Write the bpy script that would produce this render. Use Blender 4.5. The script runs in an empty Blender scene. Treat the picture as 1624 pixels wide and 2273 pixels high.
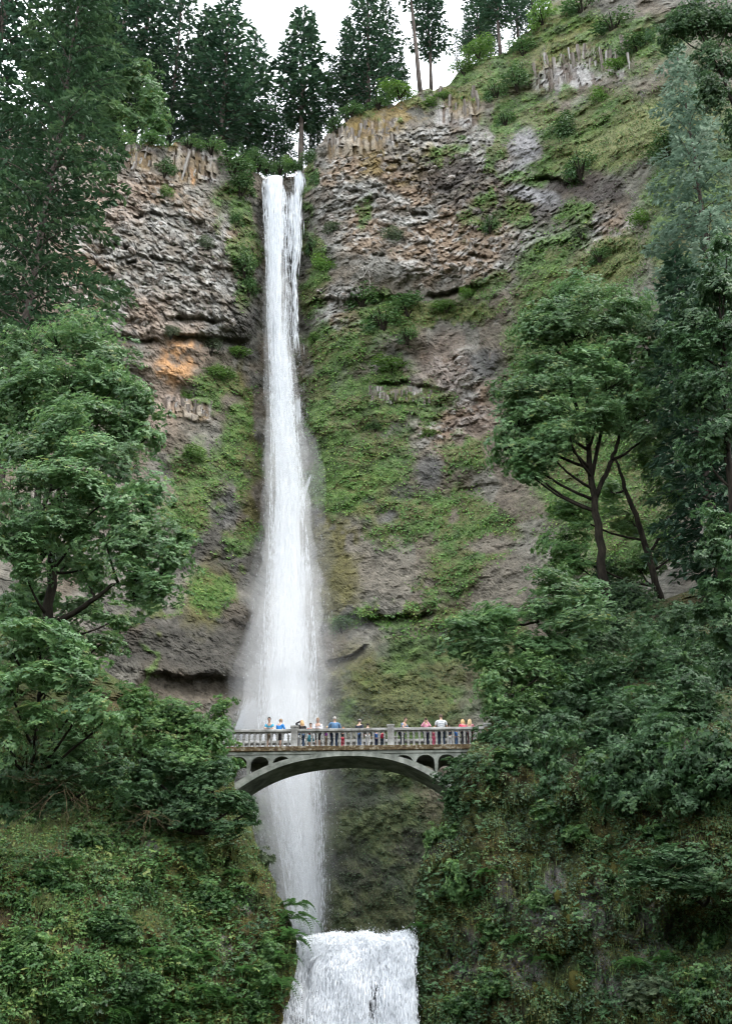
import bpy, math, random
import numpy as np
from mathutils import Vector, Matrix

random.seed(7)
RNG = np.random.default_rng(11)
R = math.radians

# ------------------------------------------------------------------ camera, sky, sun, exposure
# Photo pixels are quoted on a 1624 x 2273 sheet.
W0, H0, FPX, PITCH = 1624.0, 2273.0, 2677.0, R(27)
CAM = np.array([0.0, 0.0, 1.7])
scene = bpy.context.scene
COL = scene.collection
cd = bpy.data.cameras.new('camera')
cam = bpy.data.objects.new('camera', cd)
COL.objects.link(cam)
cam.location = CAM
cam.rotation_euler = (math.pi / 2 + PITCH, 0, 0)
cd.sensor_fit = 'VERTICAL'
cd.sensor_height = 36.0
cd.lens = 36.0 * FPX / H0
cd.clip_start = 0.5
cd.clip_end = 4000
scene.camera = cam

SUN_EL, SUN_AZ = R(60), R(112)
world = bpy.data.worlds.new('World')
scene.world = world
world.use_nodes = True
wn, wl = world.node_tree.nodes, world.node_tree.links
wn.clear()
w_out = wn.new('ShaderNodeOutputWorld')
w_bg = wn.new('ShaderNodeBackground')
w_sky = wn.new('ShaderNodeTexSky')
w_sky.sky_type = 'NISHITA'
w_sky.sun_disc = False
w_sky.sun_elevation = SUN_EL
w_sky.sun_rotation = SUN_AZ
w_sky.dust_density = 3.0
w_mix = wn.new('ShaderNodeMix')
w_mix.data_type = 'RGBA'
w_mix.inputs['Factor'].default_value = 0.86       # cloud cover
w_mix.inputs[7].default_value = (8.6, 9.0, 9.4, 1)
wl.new(w_sky.outputs[0], w_mix.inputs[6])
wl.new(w_mix.outputs[2], w_bg.inputs['Color'])
w_bg.inputs['Strength'].default_value = 0.15
wl.new(w_bg.outputs[0], w_out.inputs[0])

sd = bpy.data.lights.new('sun', 'SUN')
sd.energy = 1.5
sd.angle = R(35)
sd.color = (1.0, 0.96, 0.9)
sun = bpy.data.objects.new('sun', sd)
COL.objects.link(sun)
sun.rotation_euler = (math.pi / 2 - SUN_EL, 0, math.pi - SUN_AZ)

scene.view_settings.view_transform = 'Standard'
scene.view_settings.look = 'None'
scene.view_settings.exposure = 1.42
scene.view_settings.gamma = 1.0
scene.view_settings.use_curve_mapping = False
scene.render.engine = 'CYCLES'
cy = scene.cycles
cy.use_denoising = True
cy.use_adaptive_sampling = True
cy.adaptive_threshold = 0.03
cy.adaptive_min_samples = 24
cy.filter_width = 1.2
cy.volume_bounces = 2
cy.max_bounces = 5
cy.diffuse_bounces = 2
cy.glossy_bounces = 2
cy.transmission_bounces = 2
cy.transparent_max_bounces = 8
cy.caustics_reflective = False
cy.caustics_refractive = False
cy.sample_clamp_indirect = 4.0

# ------------------------------------------------------------------ projection helpers
CP, SP = math.cos(PITCH), math.sin(PITCH)


def P(px, py, Y):
    px, py, Y = np.broadcast_arrays(np.asarray(px, float), np.asarray(py, float), np.asarray(Y, float))
    u = (px - W0 / 2) / FPX
    v = (H0 / 2 - py) / FPX
    dy = CP - v * SP
    dz = SP + v * CP
    t = (Y - CAM[1]) / dy
    return np.stack([CAM[0] + u * t, CAM[1] + dy * t, CAM[2] + dz * t], -1)


def ppm(px, py, Y):
    v = (H0 / 2 - py) / FPX
    return FPX * (CP - v * SP) / Y


# ------------------------------------------------------------------ noise
_PT = np.random.default_rng(3).permutation(256)
_VT = np.random.default_rng(4).random(256)


def _h(ix, iy, iz):
    return _PT[(_PT[(_PT[ix & 255] + iy) & 255] + iz) & 255]


def vnoise(x, y, z=0.0):
    x, y, z = np.broadcast_arrays(np.asarray(x, float), np.asarray(y, float), np.asarray(z, float))
    ix, iy, iz = np.floor(x).astype(int), np.floor(y).astype(int), np.floor(z).astype(int)
    fx, fy, fz = x - ix, y - iy, z - iz
    fx, fy, fz = [f * f * f * (f * (f * 6 - 15) + 10) for f in (fx, fy, fz)]
    o = 0
    for a in (0, 1):
        for b in (0, 1):
            for c in (0, 1):
                o = o + _VT[_h(ix + a, iy + b, iz + c)] * (fx if a else 1 - fx) * (fy if b else 1 - fy) * (fz if c else 1 - fz)
    return o


def fbm(x, y, z=0.0, o=4, g=0.5):
    s, a, n, f = 0, 1.0, 0.0, 1.0
    for i in range(o):
        s = s + a * vnoise(x * f + 17 * i, y * f + 31 * i, np.asarray(z) * f + 7 * i)
        n += a
        a *= g
        f *= 2.03
    return s / n


def worley(x, y, seed=0):
    ix, iy = np.floor(x).astype(int), np.floor(y).astype(int)
    f1 = np.full(x.shape, 9.0)
    f2 = np.full(x.shape, 9.0)
    cid = np.zeros(x.shape)
    for a in (-1, 0, 1):
        for b in (-1, 0, 1):
            cx, cyy = ix + a, iy + b
            h1 = _VT[_h(cx, cyy, np.full_like(cx, seed))]
            h2 = _VT[_h(cx, cyy, np.full_like(cx, seed + 91))]
            d = np.hypot(cx + h1 - x, cyy + h2 - y)
            near = d < f1
            f2 = np.where(near, f1, np.minimum(f2, d))
            cid = np.where(near, _VT[_h(cx, cyy, np.full_like(cx, seed + 47))], cid)
            f1 = np.where(near, d, f1)
    return f1, f2, cid


def sstep(a, b, x):
    t = np.clip((x - a) / (b - a), 0, 1)
    return t * t * (3 - 2 * t)


def blob(px, py, cx, cy_, rx, ry, ang=0.0):
    c, s = math.cos(R(ang)), math.sin(R(ang))
    dx, dy = px - cx, py - cy_
    a, b = (dx * c + dy * s) / rx, (-dx * s + dy * c) / ry
    return 1 - sstep(0.55, 1.25, np.sqrt(a * a + b * b))


def blobs(px, py, lst):
    m = np.zeros(np.shape(px))
    for b in lst:
        m = np.maximum(m, blob(px, py, *b))
    return m


def lerp(a, b, t):
    return a + (b - a) * t


# ------------------------------------------------------------------ mesh helpers
class G:
    """collects triangles (and a random value per vertex) for one mesh"""
    def __init__(s):
        s.V, s.F, s.A, s.n = [], [], [], 0

    def add(s, V, F, a=None):
        V = np.asarray(V, float).reshape(-1, 3)
        s.V.append(V)
        s.F.append(np.asarray(F, int).reshape(-1, 3) + s.n)
        s.A.append(np.full(len(V), 0.5) if a is None else np.broadcast_to(np.asarray(a, float), (len(V),)))
        s.n += len(V)
        return s

    def arrays(s):
        return np.concatenate(s.V), np.concatenate(s.F), np.concatenate(s.A)

    def xf(s, loc=(0, 0, 0), scale=1.0):
        s.V = [v * scale + np.asarray(loc) for v in s.V]
        return s


def mesh(name, V, F, rnd=None, col=None, smooth=False, mat=None):
    me = bpy.data.meshes.new(name)
    V = np.ascontiguousarray(V, dtype=np.float32)
    F = np.ascontiguousarray(F, dtype=np.int32)
    me.vertices.add(len(V))
    me.vertices.foreach_set('co', V.ravel())
    me.loops.add(F.size)
    me.loops.foreach_set('vertex_index', F.ravel())
    me.polygons.add(len(F))
    me.polygons.foreach_set('loop_start', np.arange(0, F.size, 3, dtype=np.int32))
    me.polygons.foreach_set('loop_total', np.full(len(F), 3, dtype=np.int32))
    me.update(calc_edges=True)
    if smooth:
        me.shade_smooth()
    else:
        me.shade_flat()
    if rnd is not None:
        at = me.attributes.new('rnd', 'FLOAT', 'POINT')
        at.data.foreach_set('value', np.ascontiguousarray(rnd, dtype=np.float32))
    if col is not None:
        at = me.attributes.new('Col', 'FLOAT_COLOR', 'POINT')
        c4 = np.ones((len(V), 4), dtype=np.float32)
        c4[:, :3] = col
        at.data.foreach_set('color', c4.ravel())
    if mat is not None:
        me.materials.append(mat)
    return me


def link(name, data, parent=None, **props):
    o = bpy.data.objects.new(name, data)
    COL.objects.link(o)
    if parent is not None:
        o.parent = parent
    for k, v in props.items():
        o[k] = v
    return o


def build(g, name, mat, parent=None, smooth=False, **props):
    V, F, A = g.arrays()
    return link(name, mesh(name, V, F, rnd=A, smooth=smooth, mat=mat), parent, **props)


def empty(name, loc, label, cat, group=None):
    o = bpy.data.objects.new(name, None)
    COL.objects.link(o)
    o.location = loc
    o.empty_display_size = 0.2
    o['label'] = label
    o['category'] = cat
    if group:
        o['group'] = group
    return o


def tube(pts, rad, sides=6):
    pts = np.asarray(pts, float)
    n = len(pts)
    rad = np.broadcast_to(np.asarray(rad, float), (n,))
    tg = np.gradient(pts, axis=0)
    tg /= np.linalg.norm(tg, axis=1)[:, None] + 1e-9
    ref = np.array([1.0, 0.13, 0.07]) if abs(tg[:, 2]).mean() > 0.6 else np.array([0.05, 0.1, 1.0])
    b1 = np.cross(tg, ref)
    b1 /= np.linalg.norm(b1, axis=1)[:, None] + 1e-9
    b2 = np.cross(tg, b1)
    a = np.arange(sides) * 2 * math.pi / sides
    V = pts[:, None] + rad[:, None, None] * (np.cos(a)[None, :, None] * b1[:, None] + np.sin(a)[None, :, None] * b2[:, None])
    V = V.reshape(-1, 3)
    i = np.arange(n - 1)[:, None] * sides
    k = np.arange(sides)[None]
    k2 = (k + 1) % sides
    q = np.stack([i + k, i + k2, i + sides + k2, i + sides + k], -1).reshape(-1, 4)
    F = np.concatenate([q[:, [0, 1, 2]], q[:, [0, 2, 3]]])
    cap = [[0, j + 1, j] for j in range(1, sides - 1)] + [[(n - 1) * sides, (n - 1) * sides + j, (n - 1) * sides + j + 1] for j in range(1, sides - 1)]
    return V, np.concatenate([F, np.array(cap)])


def unit(v):
    return v / (np.linalg.norm(v, axis=-1, keepdims=True) + 1e-9)


# leaf templates: (along, across, lift), triangles fan
def _fan(per):
    per = np.array(per)
    V = np.vstack([[0, 0, 0], per])
    F = np.array([[0, i, i + 1] for i in range(1, len(per))])
    return V, F


def _palm(spec):
    out = []
    for a, r, l in spec:
        out.append((r * math.cos(R(a)), r * math.sin(R(a)), l))
    return _fan(out)


MAPLE = _palm([(-112, .62, -.06), (-82, .38, .05), (-52, .95, -.06), (-24, .45, .05), (0, 1.05, -.12), (24, .45, .05), (52, .95, -.06), (82, .38, .05), (112, .62, -.06)])
MAPLE3 = _palm([(-95, .6, -.04), (-50, .85, -.05), (-25, .45, .04), (0, 1.0, -.1), (25, .45, .04), (50, .85, -.05), (95, .6, -.04)])
MAPLE5 = (np.concatenate([np.array([[.12 * math.sin(R(a)), -.12 * math.cos(R(a)), 0], [l * math.cos(R(a)), l * math.sin(R(a)), -.06], [-.12 * math.sin(R(a)), .12 * math.cos(R(a)), .03]]) * np.array([1, 1, 1]) for a, l in ((0, 1.05), (50, .95), (-50, .95), (105, .6), (-105, .6))]), np.arange(15).reshape(5, 3))
KITE = (np.array([[0, 0, 0], [.45, .3, .05], [1, 0, -.08], [.45, -.3, .05]]), np.array([[0, 2, 1], [0, 3, 2]]))
NEED = (np.array([[0, .05, 0], [.5, .2, .02], [1, 0, -.06], [.45, -.22, .02]]), np.array([[0, 2, 1], [0, 3, 2]]))


def leaves(g, pos, nrm, dirv, size, tmpl, rnd):
    """one template per position"""
    TV, TF = tmpl
    n = len(pos)
    if n == 0:
        return
    nrm = unit(nrm)
    dirv = unit(dirv - nrm * np.sum(dirv * nrm, -1, keepdims=True))
    bn = np.cross(nrm, dirv)
    s = np.broadcast_to(np.asarray(size, float), (n,))[:, None, None]
    V = pos[:, None] + s * (TV[None, :, 0:1] * dirv[:, None] + TV[None, :, 1:2] * bn[:, None] + TV[None, :, 2:3] * nrm[:, None])
    F = TF[None] + (np.arange(n) * len(TV))[:, None, None]
    g.add(V, F, np.repeat(rnd, len(TV)))


# ------------------------------------------------------------------ materials
def new_mat(name):
    m = bpy.data.materials.new(name)
    m.use_nodes = True
    nt = m.node_tree
    nt.nodes.clear()
    return m, nt.nodes, nt.links


def leaf_mat(name, stops, rough=0.45, trans=0.3, spec=0.32):
    """stops: list of (pos, rgb) along the per-leaf random value"""
    m, N, L = new_mat(name)
    out = N.new('ShaderNodeOutputMaterial')
    at = N.new('ShaderNodeAttribute')
    at.attribute_name = 'rnd'
    rp = N.new('ShaderNodeValToRGB')
    el = rp.color_ramp.elements
    el[0].position, el[0].color = stops[0][0], (*stops[0][1], 1)
    el[1].position, el[1].color = stops[-1][0], (*stops[-1][1], 1)
    for p, c in stops[1:-1]:
        e = el.new(p)
        e.color = (*c, 1)
    L.new(at.outputs['Fac'], rp.inputs[0])
    oi = N.new('ShaderNodeObjectInfo')
    mr = N.new('ShaderNodeMapRange')
    mr.inputs['To Min'].default_value = .78
    mr.inputs['To Max'].default_value = 1.25
    L.new(oi.outputs['Random'], mr.inputs[0])
    hv = N.new('ShaderNodeHueSaturation')
    L.new(mr.outputs[0], hv.inputs['Value'])
    L.new(rp.outputs[0], hv.inputs['Color'])
    rp = hv
    bs = N.new('ShaderNodeBsdfPrincipled')
    bs.inputs['Roughness'].default_value = rough
    bs.inputs['Specular IOR Level'].default_value = spec
    L.new(rp.outputs[0], bs.inputs['Base Color'])
    if trans > 0:
        tr = N.new('ShaderNodeBsdfTranslucent')
        hs = N.new('ShaderNodeHueSaturation')
        hs.inputs['Hue'].default_value = 0.485
        hs.inputs['Value'].default_value = 1.5
        L.new(rp.outputs[0], hs.inputs['Color'])
        L.new(hs.outputs[0], tr.inputs['Color'])
        mx = N.new('ShaderNodeMixShader')
        mx.inputs[0].default_value = trans
        L.new(bs.outputs[0], mx.inputs[1])
        L.new(tr.outputs[0], mx.inputs[2])
        L.new(mx.outputs[0], out.inputs[0])
    else:
        L.new(bs.outputs[0], out.inputs[0])
    return m


def noise_mat(name, c1, c2, scale=2.0, rough=0.85, bump=0.3, bscale=8.0, spec=0.3, attr=None, c3=None, stretch=(1, 1, 1), var=0.5, bdist=0.2):
    """two or three tone noise; with attr the vertex colour is varied instead"""
    m, N, L = new_mat(name)
    out = N.new('ShaderNodeOutputMaterial')
    bs = N.new('ShaderNodeBsdfPrincipled')
    bs.inputs['Roughness'].default_value = rough
    bs.inputs['Specular IOR Level'].default_value = spec
    tc = N.new('ShaderNodeTexCoord')
    mp = N.new('ShaderNodeMapping')
    mp.inputs['Scale'].default_value = stretch
    L.new(tc.outputs['Object'], mp.inputs[0])
    nz = N.new('ShaderNodeTexNoise')
    nz.inputs['Scale'].default_value = scale
    nz.inputs['Detail'].default_value = 6
    nz.inputs['Roughness'].default_value = 0.65
    L.new(mp.outputs[0], nz.inputs['Vector'])
    if attr:
        at = N.new('ShaderNodeAttribute')
        at.attribute_name = attr
        mr = N.new('ShaderNodeMapRange')
        mr.inputs['From Min'].default_value = 0.3
        mr.inputs['From Max'].default_value = 0.7
        mr.inputs['To Min'].default_value = 1 - var
        mr.inputs['To Max'].default_value = 1 + var
        L.new(nz.outputs[0], mr.inputs[0])
        ml = N.new('ShaderNodeVectorMath')
        ml.operation = 'SCALE'
        L.new(at.outputs['Color'], ml.inputs[0])
        L.new(mr.outputs[0], ml.inputs['Scale'])
        L.new(ml.outputs[0], bs.inputs['Base Color'])
    else:
        rp = N.new('ShaderNodeValToRGB')
        el = rp.color_ramp.elements
        el[0].position, el[0].color = 0.36, (*c1, 1)
        el[1].position, el[1].color = 0.64, (*c2, 1)
        if c3:
            e = el.new(0.52)
            e.color = (*c3, 1)
        L.new(nz.outputs[0], rp.inputs[0])
        L.new(rp.outputs[0], bs.inputs['Base Color'])
    n2 = N.new('ShaderNodeTexNoise')
    n2.inputs['Scale'].default_value = bscale
    n2.inputs['Detail'].default_value = 5
    n2.inputs['Roughness'].default_value = 0.7
    L.new(mp.outputs[0], n2.inputs['Vector'])
    bp = N.new('ShaderNodeBump')
    bp.inputs['Strength'].default_value = bump
    bp.inputs['Distance'].default_value = bdist
    L.new(n2.outputs[0], bp.inputs['Height'])
    L.new(bp.outputs[0], bs.inputs['Normal'])
    L.new(bs.outputs[0], out.inputs[0])
    return m


def plain_mat(name, rgb, rough=0.8, spec=0.3):
    return noise_mat(name, tuple(c * 0.8 for c in rgb), tuple(min(1, c * 1.15) for c in rgb), scale=9, rough=rough, bump=0.15, bscale=30, spec=spec, bdist=0.02)


M = {}
M['cliff'] = noise_mat('cliff_rock', None, None, scale=0.9, attr='Col', var=0.45, bump=0.9, bscale=2.6, bdist=0.5, rough=0.9)
M['bank'] = noise_mat('mossy_bank', None, None, scale=2.2, attr='Col', var=0.6, bump=1.0, bscale=6.0, bdist=0.25, rough=0.9)
M['rock'] = noise_mat('grey_rock', (.11, .09, .075), (.42, .40, .38), scale=1.6, c3=(.235, .205, .18), bump=0.8, bscale=4, bdist=0.3)
M['column'] = noise_mat('column_basalt', (.09, .072, .058), (.36, .35, .335), scale=0.7, c3=(.19, .17, .15), bump=0.6, bscale=4, bdist=0.2, stretch=(1, 1, .35))
M['wet'] = noise_mat('wet_rock', (.012, .012, .014), (.06, .055, .06), scale=1.2, rough=0.3, spec=0.5, bump=0.8, bscale=5)
M['concrete'] = noise_mat('weathered_concrete', (.13, .125, .115), (.36, .355, .34), scale=1.6, c3=(.26, .255, .24), bump=0.25, bscale=14, bdist=0.05)
M['concrete_green'] = noise_mat('algae_concrete', (.09, .098, .082), (.29, .30, .265), scale=1.3, c3=(.195, .205, .18), bump=0.2, bscale=12, bdist=0.05)
M['fascia'] = noise_mat('mossy_fascia', (.05, .028, .016), (.25, .22, .17), scale=5.5, c3=(.10, .07, .03), bump=0.9, bscale=18, bdist=0.08)
M['bark'] = noise_mat('dark_bark', (.006, .005, .004), (.026, .022, .016), spec=.08, scale=3, bump=0.8, bscale=9, bdist=0.08, stretch=(1, 1, .3))  # bark colour lowered to stand in for shade on the trunks
M['bark_fir'] = noise_mat('fir_bark', (.022, .017, .014), (.10, .08, .068), scale=2, bump=0.8, bscale=7, bdist=0.1, stretch=(1, 1, .25))
M['deadwood'] = noise_mat('dead_wood', (.25, .23, .21), (.5, .48, .45), scale=2)
M['root'] = noise_mat('mossy_root', (.04, .028, .016), (.11, .085, .04), scale=3)
M['maple'] = leaf_mat('maple_leaf', [(0, (.042, .098, .036)), (.5, (.085, .175, .064)), (.9, (.14, .235, .088)), (1, (.19, .22, .06))], rough=0.42, trans=0.34, spec=.45)
M['maple_dark'] = leaf_mat('maple_leaf_shade', [(0, (.020, .050, .020)), (.6, (.042, .094, .036)), (1, (.080, .14, .05))], rough=0.5, trans=0.28, spec=.28)  # darker copy of the maple leaf with shade painted into its colour
M['maple_light'] = leaf_mat('maple_leaf_young', [(0, (.035, .090, .028)), (.5, (.072, .155, .045)), (1, (.135, .22, .065))], rough=0.45, trans=0.35, spec=.35)
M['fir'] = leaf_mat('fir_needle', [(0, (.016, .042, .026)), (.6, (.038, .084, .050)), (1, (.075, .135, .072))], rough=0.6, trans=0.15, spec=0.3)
M['spruce'] = leaf_mat('spruce_needle', [(0, (.018, .046, .023)), (.6, (.045, .095, .045)), (1, (.095, .165, .072))], rough=0.55, trans=0.18, spec=0.3)
M['cedar'] = leaf_mat('cedar_spray', [(0, (.09, .155, .11)), (.5, (.18, .27, .20)), (1, (.27, .35, .27))], rough=0.6, trans=0.28, spec=0.3)
M['shrub'] = leaf_mat('shrub_leaf', [(0, (0.026, 0.070, 0.024)), (.5, (0.050, 0.120, 0.036)), (1, (0.102, 0.180, 0.054))], rough=0.5, trans=0.25)
M['shrub_bright'] = leaf_mat('bright_shrub_leaf', [(0, (.04, .10, .018)), (.5, (.075, .17, .03)), (1, (.14, .23, .05))], rough=0.5, trans=0.3)
M['shrub_grey'] = leaf_mat('grey_shrub_leaf', [(0, (.04, .065, .035)), (.5, (.075, .11, .055)), (1, (.13, .16, .085))], rough=0.6, trans=0.2)
M['ivy'] = leaf_mat('ground_cover_leaf', [(0, (.034, .088, .018)), (.45, (.068, .165, .030)), (.85, (.115, .235, .045)), (1, (.19, .26, .06))], rough=0.5, trans=0.25)
M['undergrowth'] = leaf_mat('undergrowth_leaf', [(0, (.014, .040, .013)), (.45, (.040, .098, .028)), (.85, (.078, .155, .042)), (1, (.14, .18, .05))], rough=0.48, trans=0.25, spec=.3)
M['moss'] = leaf_mat('moss_tuft', [(0, (.035, .030, .010)), (.4, (.07, .07, .016)), (.8, (.12, .11, .026)), (1, (.16, .12, .04))], rough=0.8, trans=0.1, spec=0.1)
M['grass'] = leaf_mat('hanging_grass', [(0, (.035, .055, .016)), (.5, (.065, .115, .032)), (1, (.12, .155, .05))], rough=0.6, trans=0.25, spec=0.2)
M['undergrowth_dark'] = leaf_mat('shade_undergrowth_leaf', [(0, (.010, .026, .010)), (.45, (.026, .060, .022)), (.85, (.050, .098, .034)), (1, (.10, .12, .04))], rough=0.5, trans=0.22, spec=.4)  # darker copy of the undergrowth leaf, right bank's shade put into the colour
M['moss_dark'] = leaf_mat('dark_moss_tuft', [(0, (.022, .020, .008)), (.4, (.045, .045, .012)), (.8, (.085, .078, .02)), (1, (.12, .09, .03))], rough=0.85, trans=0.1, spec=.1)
M['fern'] = leaf_mat('fern_frond', [(0, (.02, .06, .018)), (.5, (.045, .125, .035)), (.9, (.08, .18, .05)), (1, (.13, .10, .035))], rough=0.5, trans=0.3)
M['moss_mound'] = noise_mat('golden_moss', (.06, .05, .012), (.17, .15, .03), scale=4, bump=1, bscale=20, bdist=0.1, spec=0.1)
m, N, L = new_mat('white_water')
o_ = N.new('ShaderNodeOutputMaterial')
b_ = N.new('ShaderNodeBsdfDiffuse')
b_.inputs['Color'].default_value = (.80, .83, .87, 1)
t_ = N.new('ShaderNodeBsdfTranslucent')
t_.inputs['Color'].default_value = (.80, .83, .87, 1)
x_ = N.new('ShaderNodeMixShader')
x_.inputs[0].default_value = 0.45
L.new(b_.outputs[0], x_.inputs[1])
L.new(t_.outputs[0], x_.inputs[2])
L.new(x_.outputs[0], o_.inputs[0])
M['water'] = m
M['pool'] = noise_mat('pool_water', (.02, .03, .03), (.05, .065, .065), scale=0.5, rough=0.12, spec=0.5, bump=0.5, bscale=2)
M['ground'] = noise_mat('forest_ground', (.03, .025, .015), (.07, .075, .03), scale=0.5, bump=0.6, bscale=3)

# ================================================================== LARGE STRUCTURE
# ------------------------------------------------------------------ the cliff
RIM = np.array([(-420, 160), (0, 250), (190, 316), (300, 314), (400, 320), (478, 328), (520, 348), (570, 380), (588, 392), (630, 396), (668, 386), (684, 362), (702, 330),
                (738, 292), (788, 250), (860, 236), (930, 206), (1000, 184), (1030, 146), (1120, 112), (1180, 60), (1250, -40), (1400, -200), (1980, -420)], float)
Y0X = [-420, 0, 200, 450, 560, 600, 640, 700, 850, 1000, 1150, 1300, 1450, 1624, 1980]
Y0V = [112, 138, 150, 160, 164, 166, 167, 164, 160, 157, 150, 142, 132, 116, 90]
PL = np.array([(-500, 10), (300, 0), (420, -1), (560, -3), (700, -4.5), (800, -4), (900, -5.5), (1050, -9), (1225, -13.5), (1400, -20), (1490, -23), (1545, -22), (1700, -24), (2200, -28)], float)
PR = np.array([(-500, 42), (0, 12), (100, 8), (200, 5), (330, 0), (450, -1), (600, -4), (720, -4), (850, -6), (905, -6), (1060, -11), (1230, -17), (1340, -21), (1400, -22), (1480, -25), (1700, -32), (2200, -36)], float)
# undercuts: px centre, half length, py, thickness below the lip, depth, slope
CUTS = [(455, 110, 742, 16, 2.4, .05), (300, 60, 745, 9, 1.6, .1), (800, 120, 655, 20, 1.7, -.02), (1010, 80, 640, 12, 1.8, -.25), (900, 80, 848, 12, 1.3, .06), (1060, 60, 1075, 9, .8, -.1),
        (470, 170, 1500, 30, 2.2, .05), (770, 55, 1450, 22, 2.0, -.35), (860, 130, 1362, 14, 1.6, -.03), (500, 70, 1232, 6, .7, -.15), (1240, 70, 395, 10, 2.2, .15), (269, 24, 543, 8, 2.4, .1), (330, 44, 474, 6, 1.7, 0), (347, 20, 567, 7, 1.8, 0), (292, 15, 577, 6, 1.6, -.5), (430, 70, 700, 10, 1.8, .05), (235, 12, 590, 6, 1.5, 0), (840, 18, 560, 7, 1.6, .2), (930, 26, 470, 8, 1.8, .1), (790, 20, 420, 8, 1.6, 0), (1060, 30, 560, 7, 1.6, .2), (1130, 50, 1205, 6, .5, -.15)]
PF = np.array([(-500, 4), (385, 0), (480, 0), (740, -2), (1000, -7), (1300, -15), (1500, -20), (1700, -25), (2200, -29)], float)

# columnar bands: px0, px1, py centre(px0), py centre(px1), half height
BANDS = [(215, 345, 350, 356, 26), (385, 482, 366, 372, 38), (728, 885, 322, 290, 34), (968, 1070, 238, 240, 42), (1185, 1400, 170, 125, 46),
         (818, 962, 880, 884, 22), (1085, 1098, 800, 800, 20), (368, 470, 905, 915, 24)]
# knobbly lava: cx cy rx ry
KNOBS = [(300, 560, 190, 215), (470, 620, 130, 150), (860, 430, 190, 170), (1010, 520, 190, 130), (1250, 500, 160, 60), (780, 690, 90, 60), (1080, 430, 120, 90), (980, 320, 120, 60), (1010, 900, 80, 120, 20)]
GREEN = [(543, 590, 34, 95), (530, 480, 38, 70), (560, 440, 16, 60), (525, 430, 45, 40), (500, 850, 80, 38), (548, 900, 30, 70), (530, 1010, 42, 110), (440, 1050, 66, 75), (430, 1130, 60, 45, 20), (530, 1195, 45, 30),
         (690, 560, 26, 80), (686, 440, 16, 50), (722, 800, 58, 60), (790, 900, 45, 95), (730, 930, 60, 120), (850, 1010, 95, 70), (770, 1060, 90, 80), (870, 832, 66, 30), (1000, 690, 130, 26), (1075, 640, 50, 25, -20),
         (860, 700, 90, 60), (960, 1140, 150, 62), (1060, 1170, 100, 75), (880, 1160, 70, 60), (1000, 1270, 62, 75, 10), (1060, 1240, 75, 40, -30), (930, 1290, 60, 10, 15), (900, 1365, 170, 26), (960, 1440, 130, 60), (900, 1560, 160, 120), (850, 1800, 140, 160), (830, 2000, 130, 110),
         (1100, 1450, 80, 120), (1360, 580, 90, 60, -35), (1330, 640, 80, 40), (1440, 280, 120, 60, -40), (1330, 330, 110, 40, -25), (1250, 320, 70, 80), (1100, 330, 17, 75), (1130, 260, 50, 60), (1060, 180, 100, 45), (1130, 130, 90, 60), (1000, 330, 60, 20, -15),
         (1250, 60, 120, 60), (1420, 90, 110, 70), (1200, 250, 90, 60), (1150, 470, 50, 40), (1220, 560, 90, 40, -30), (1330, 260, 120, 60, -30), (1060, 480, 30, 40), (800, 480, 20, 30), (700, 640, 30, 60), (900, 900, 110, 40), (1030, 1010, 60, 50), (760, 760, 90, 50), (890, 225, 100, 16), (1290, 470, 40, 40), (1170, 390, 60, 30), (1550, 500, 120, 400), (1250, 800, 130, 300), (1350, 1100, 160, 200), (690, 380, 12, 40), (340, 1460, 16, 60), (345, 1350, 60, 20), (470, 1310, 50, 60), (640, 1900, 120, 200)]
GRASSY = [(1440, 280, 130, 70, -40), (1360, 570, 100, 60, -35), (1330, 330, 110, 40, -25), (1000, 690, 130, 26), (1250, 120, 80, 30), (890, 230, 110, 18), (300, 325, 130, 12), (1010, 205, 60, 18)]
BARE = [(860, 1275, 85, 55), (1135, 1290, 85, 60, -25), (1090, 1210, 60, 16, -10), (860, 1150, 30, 25), (1010, 1150, 16, 20), (1170, 330, 36, 50), (1175, 432, 66, 18, 15), (950, 1050, 34, 45), (1070, 810, 50, 40)]
OLIVE = [(545, 1010, 34, 110), (465, 1320, 60, 90, 20), (750, 1280, 60, 130), (800, 1080, 80, 80), (730, 1180, 50, 60), (790, 1500, 60, 80), (548, 860, 20, 80), (560, 1140, 20, 60)]


def cliff_base(px, py, cuts=True):
    Y = np.interp(px, Y0X, Y0V)
    pl = np.interp(py, PL[:, 0], PL[:, 1])
    pr = np.interp(py, PR[:, 0], PR[:, 1])
    pf = np.interp(py, PF[:, 0], PF[:, 1])
    wl_ = 1 - sstep(520, 610, px)
    wr_ = sstep(640, 760, px)
    wander = (fbm(px / 130.0, py / 300.0, 3.1, 3) - 0.5)
    pyw = py + wander * 34
    pl = np.interp(pyw, PL[:, 0], PL[:, 1])
    pr = np.interp(pyw, PR[:, 0], PR[:, 1])
    Y = Y + pl * wl_ + pr * wr_ + pf * (1 - wl_ - wr_)
    jag = (fbm(px / 28.0, py / 60.0, 6.6, 4) - .5) * 30
    for cx, hl, cy_, th, dp, sl in (CUTS if cuts else ()):
        d = py - (cy_ + sl * (px - cx) + jag)
        lat = 1 - sstep(.55, 1.0, abs(px - cx) / hl)
        Y = Y + dp * lat * sstep(-3, 6, d) * (1 - sstep(th * .4, th * 2.2, d))
    return Y


def band_mask(px, py):
    m_ = np.zeros(np.shape(px))
    for a, b, c0, c1, hh in BANDS:
        c = np.interp(px, [a, b], [c0, c1])
        m_ = np.maximum(m_, sstep(a - 8, a + 8, px) * (1 - sstep(b - 8, b + 8, px)) * (1 - sstep(hh * .8, hh * 1.2, abs(py - c))))
    return m_


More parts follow.
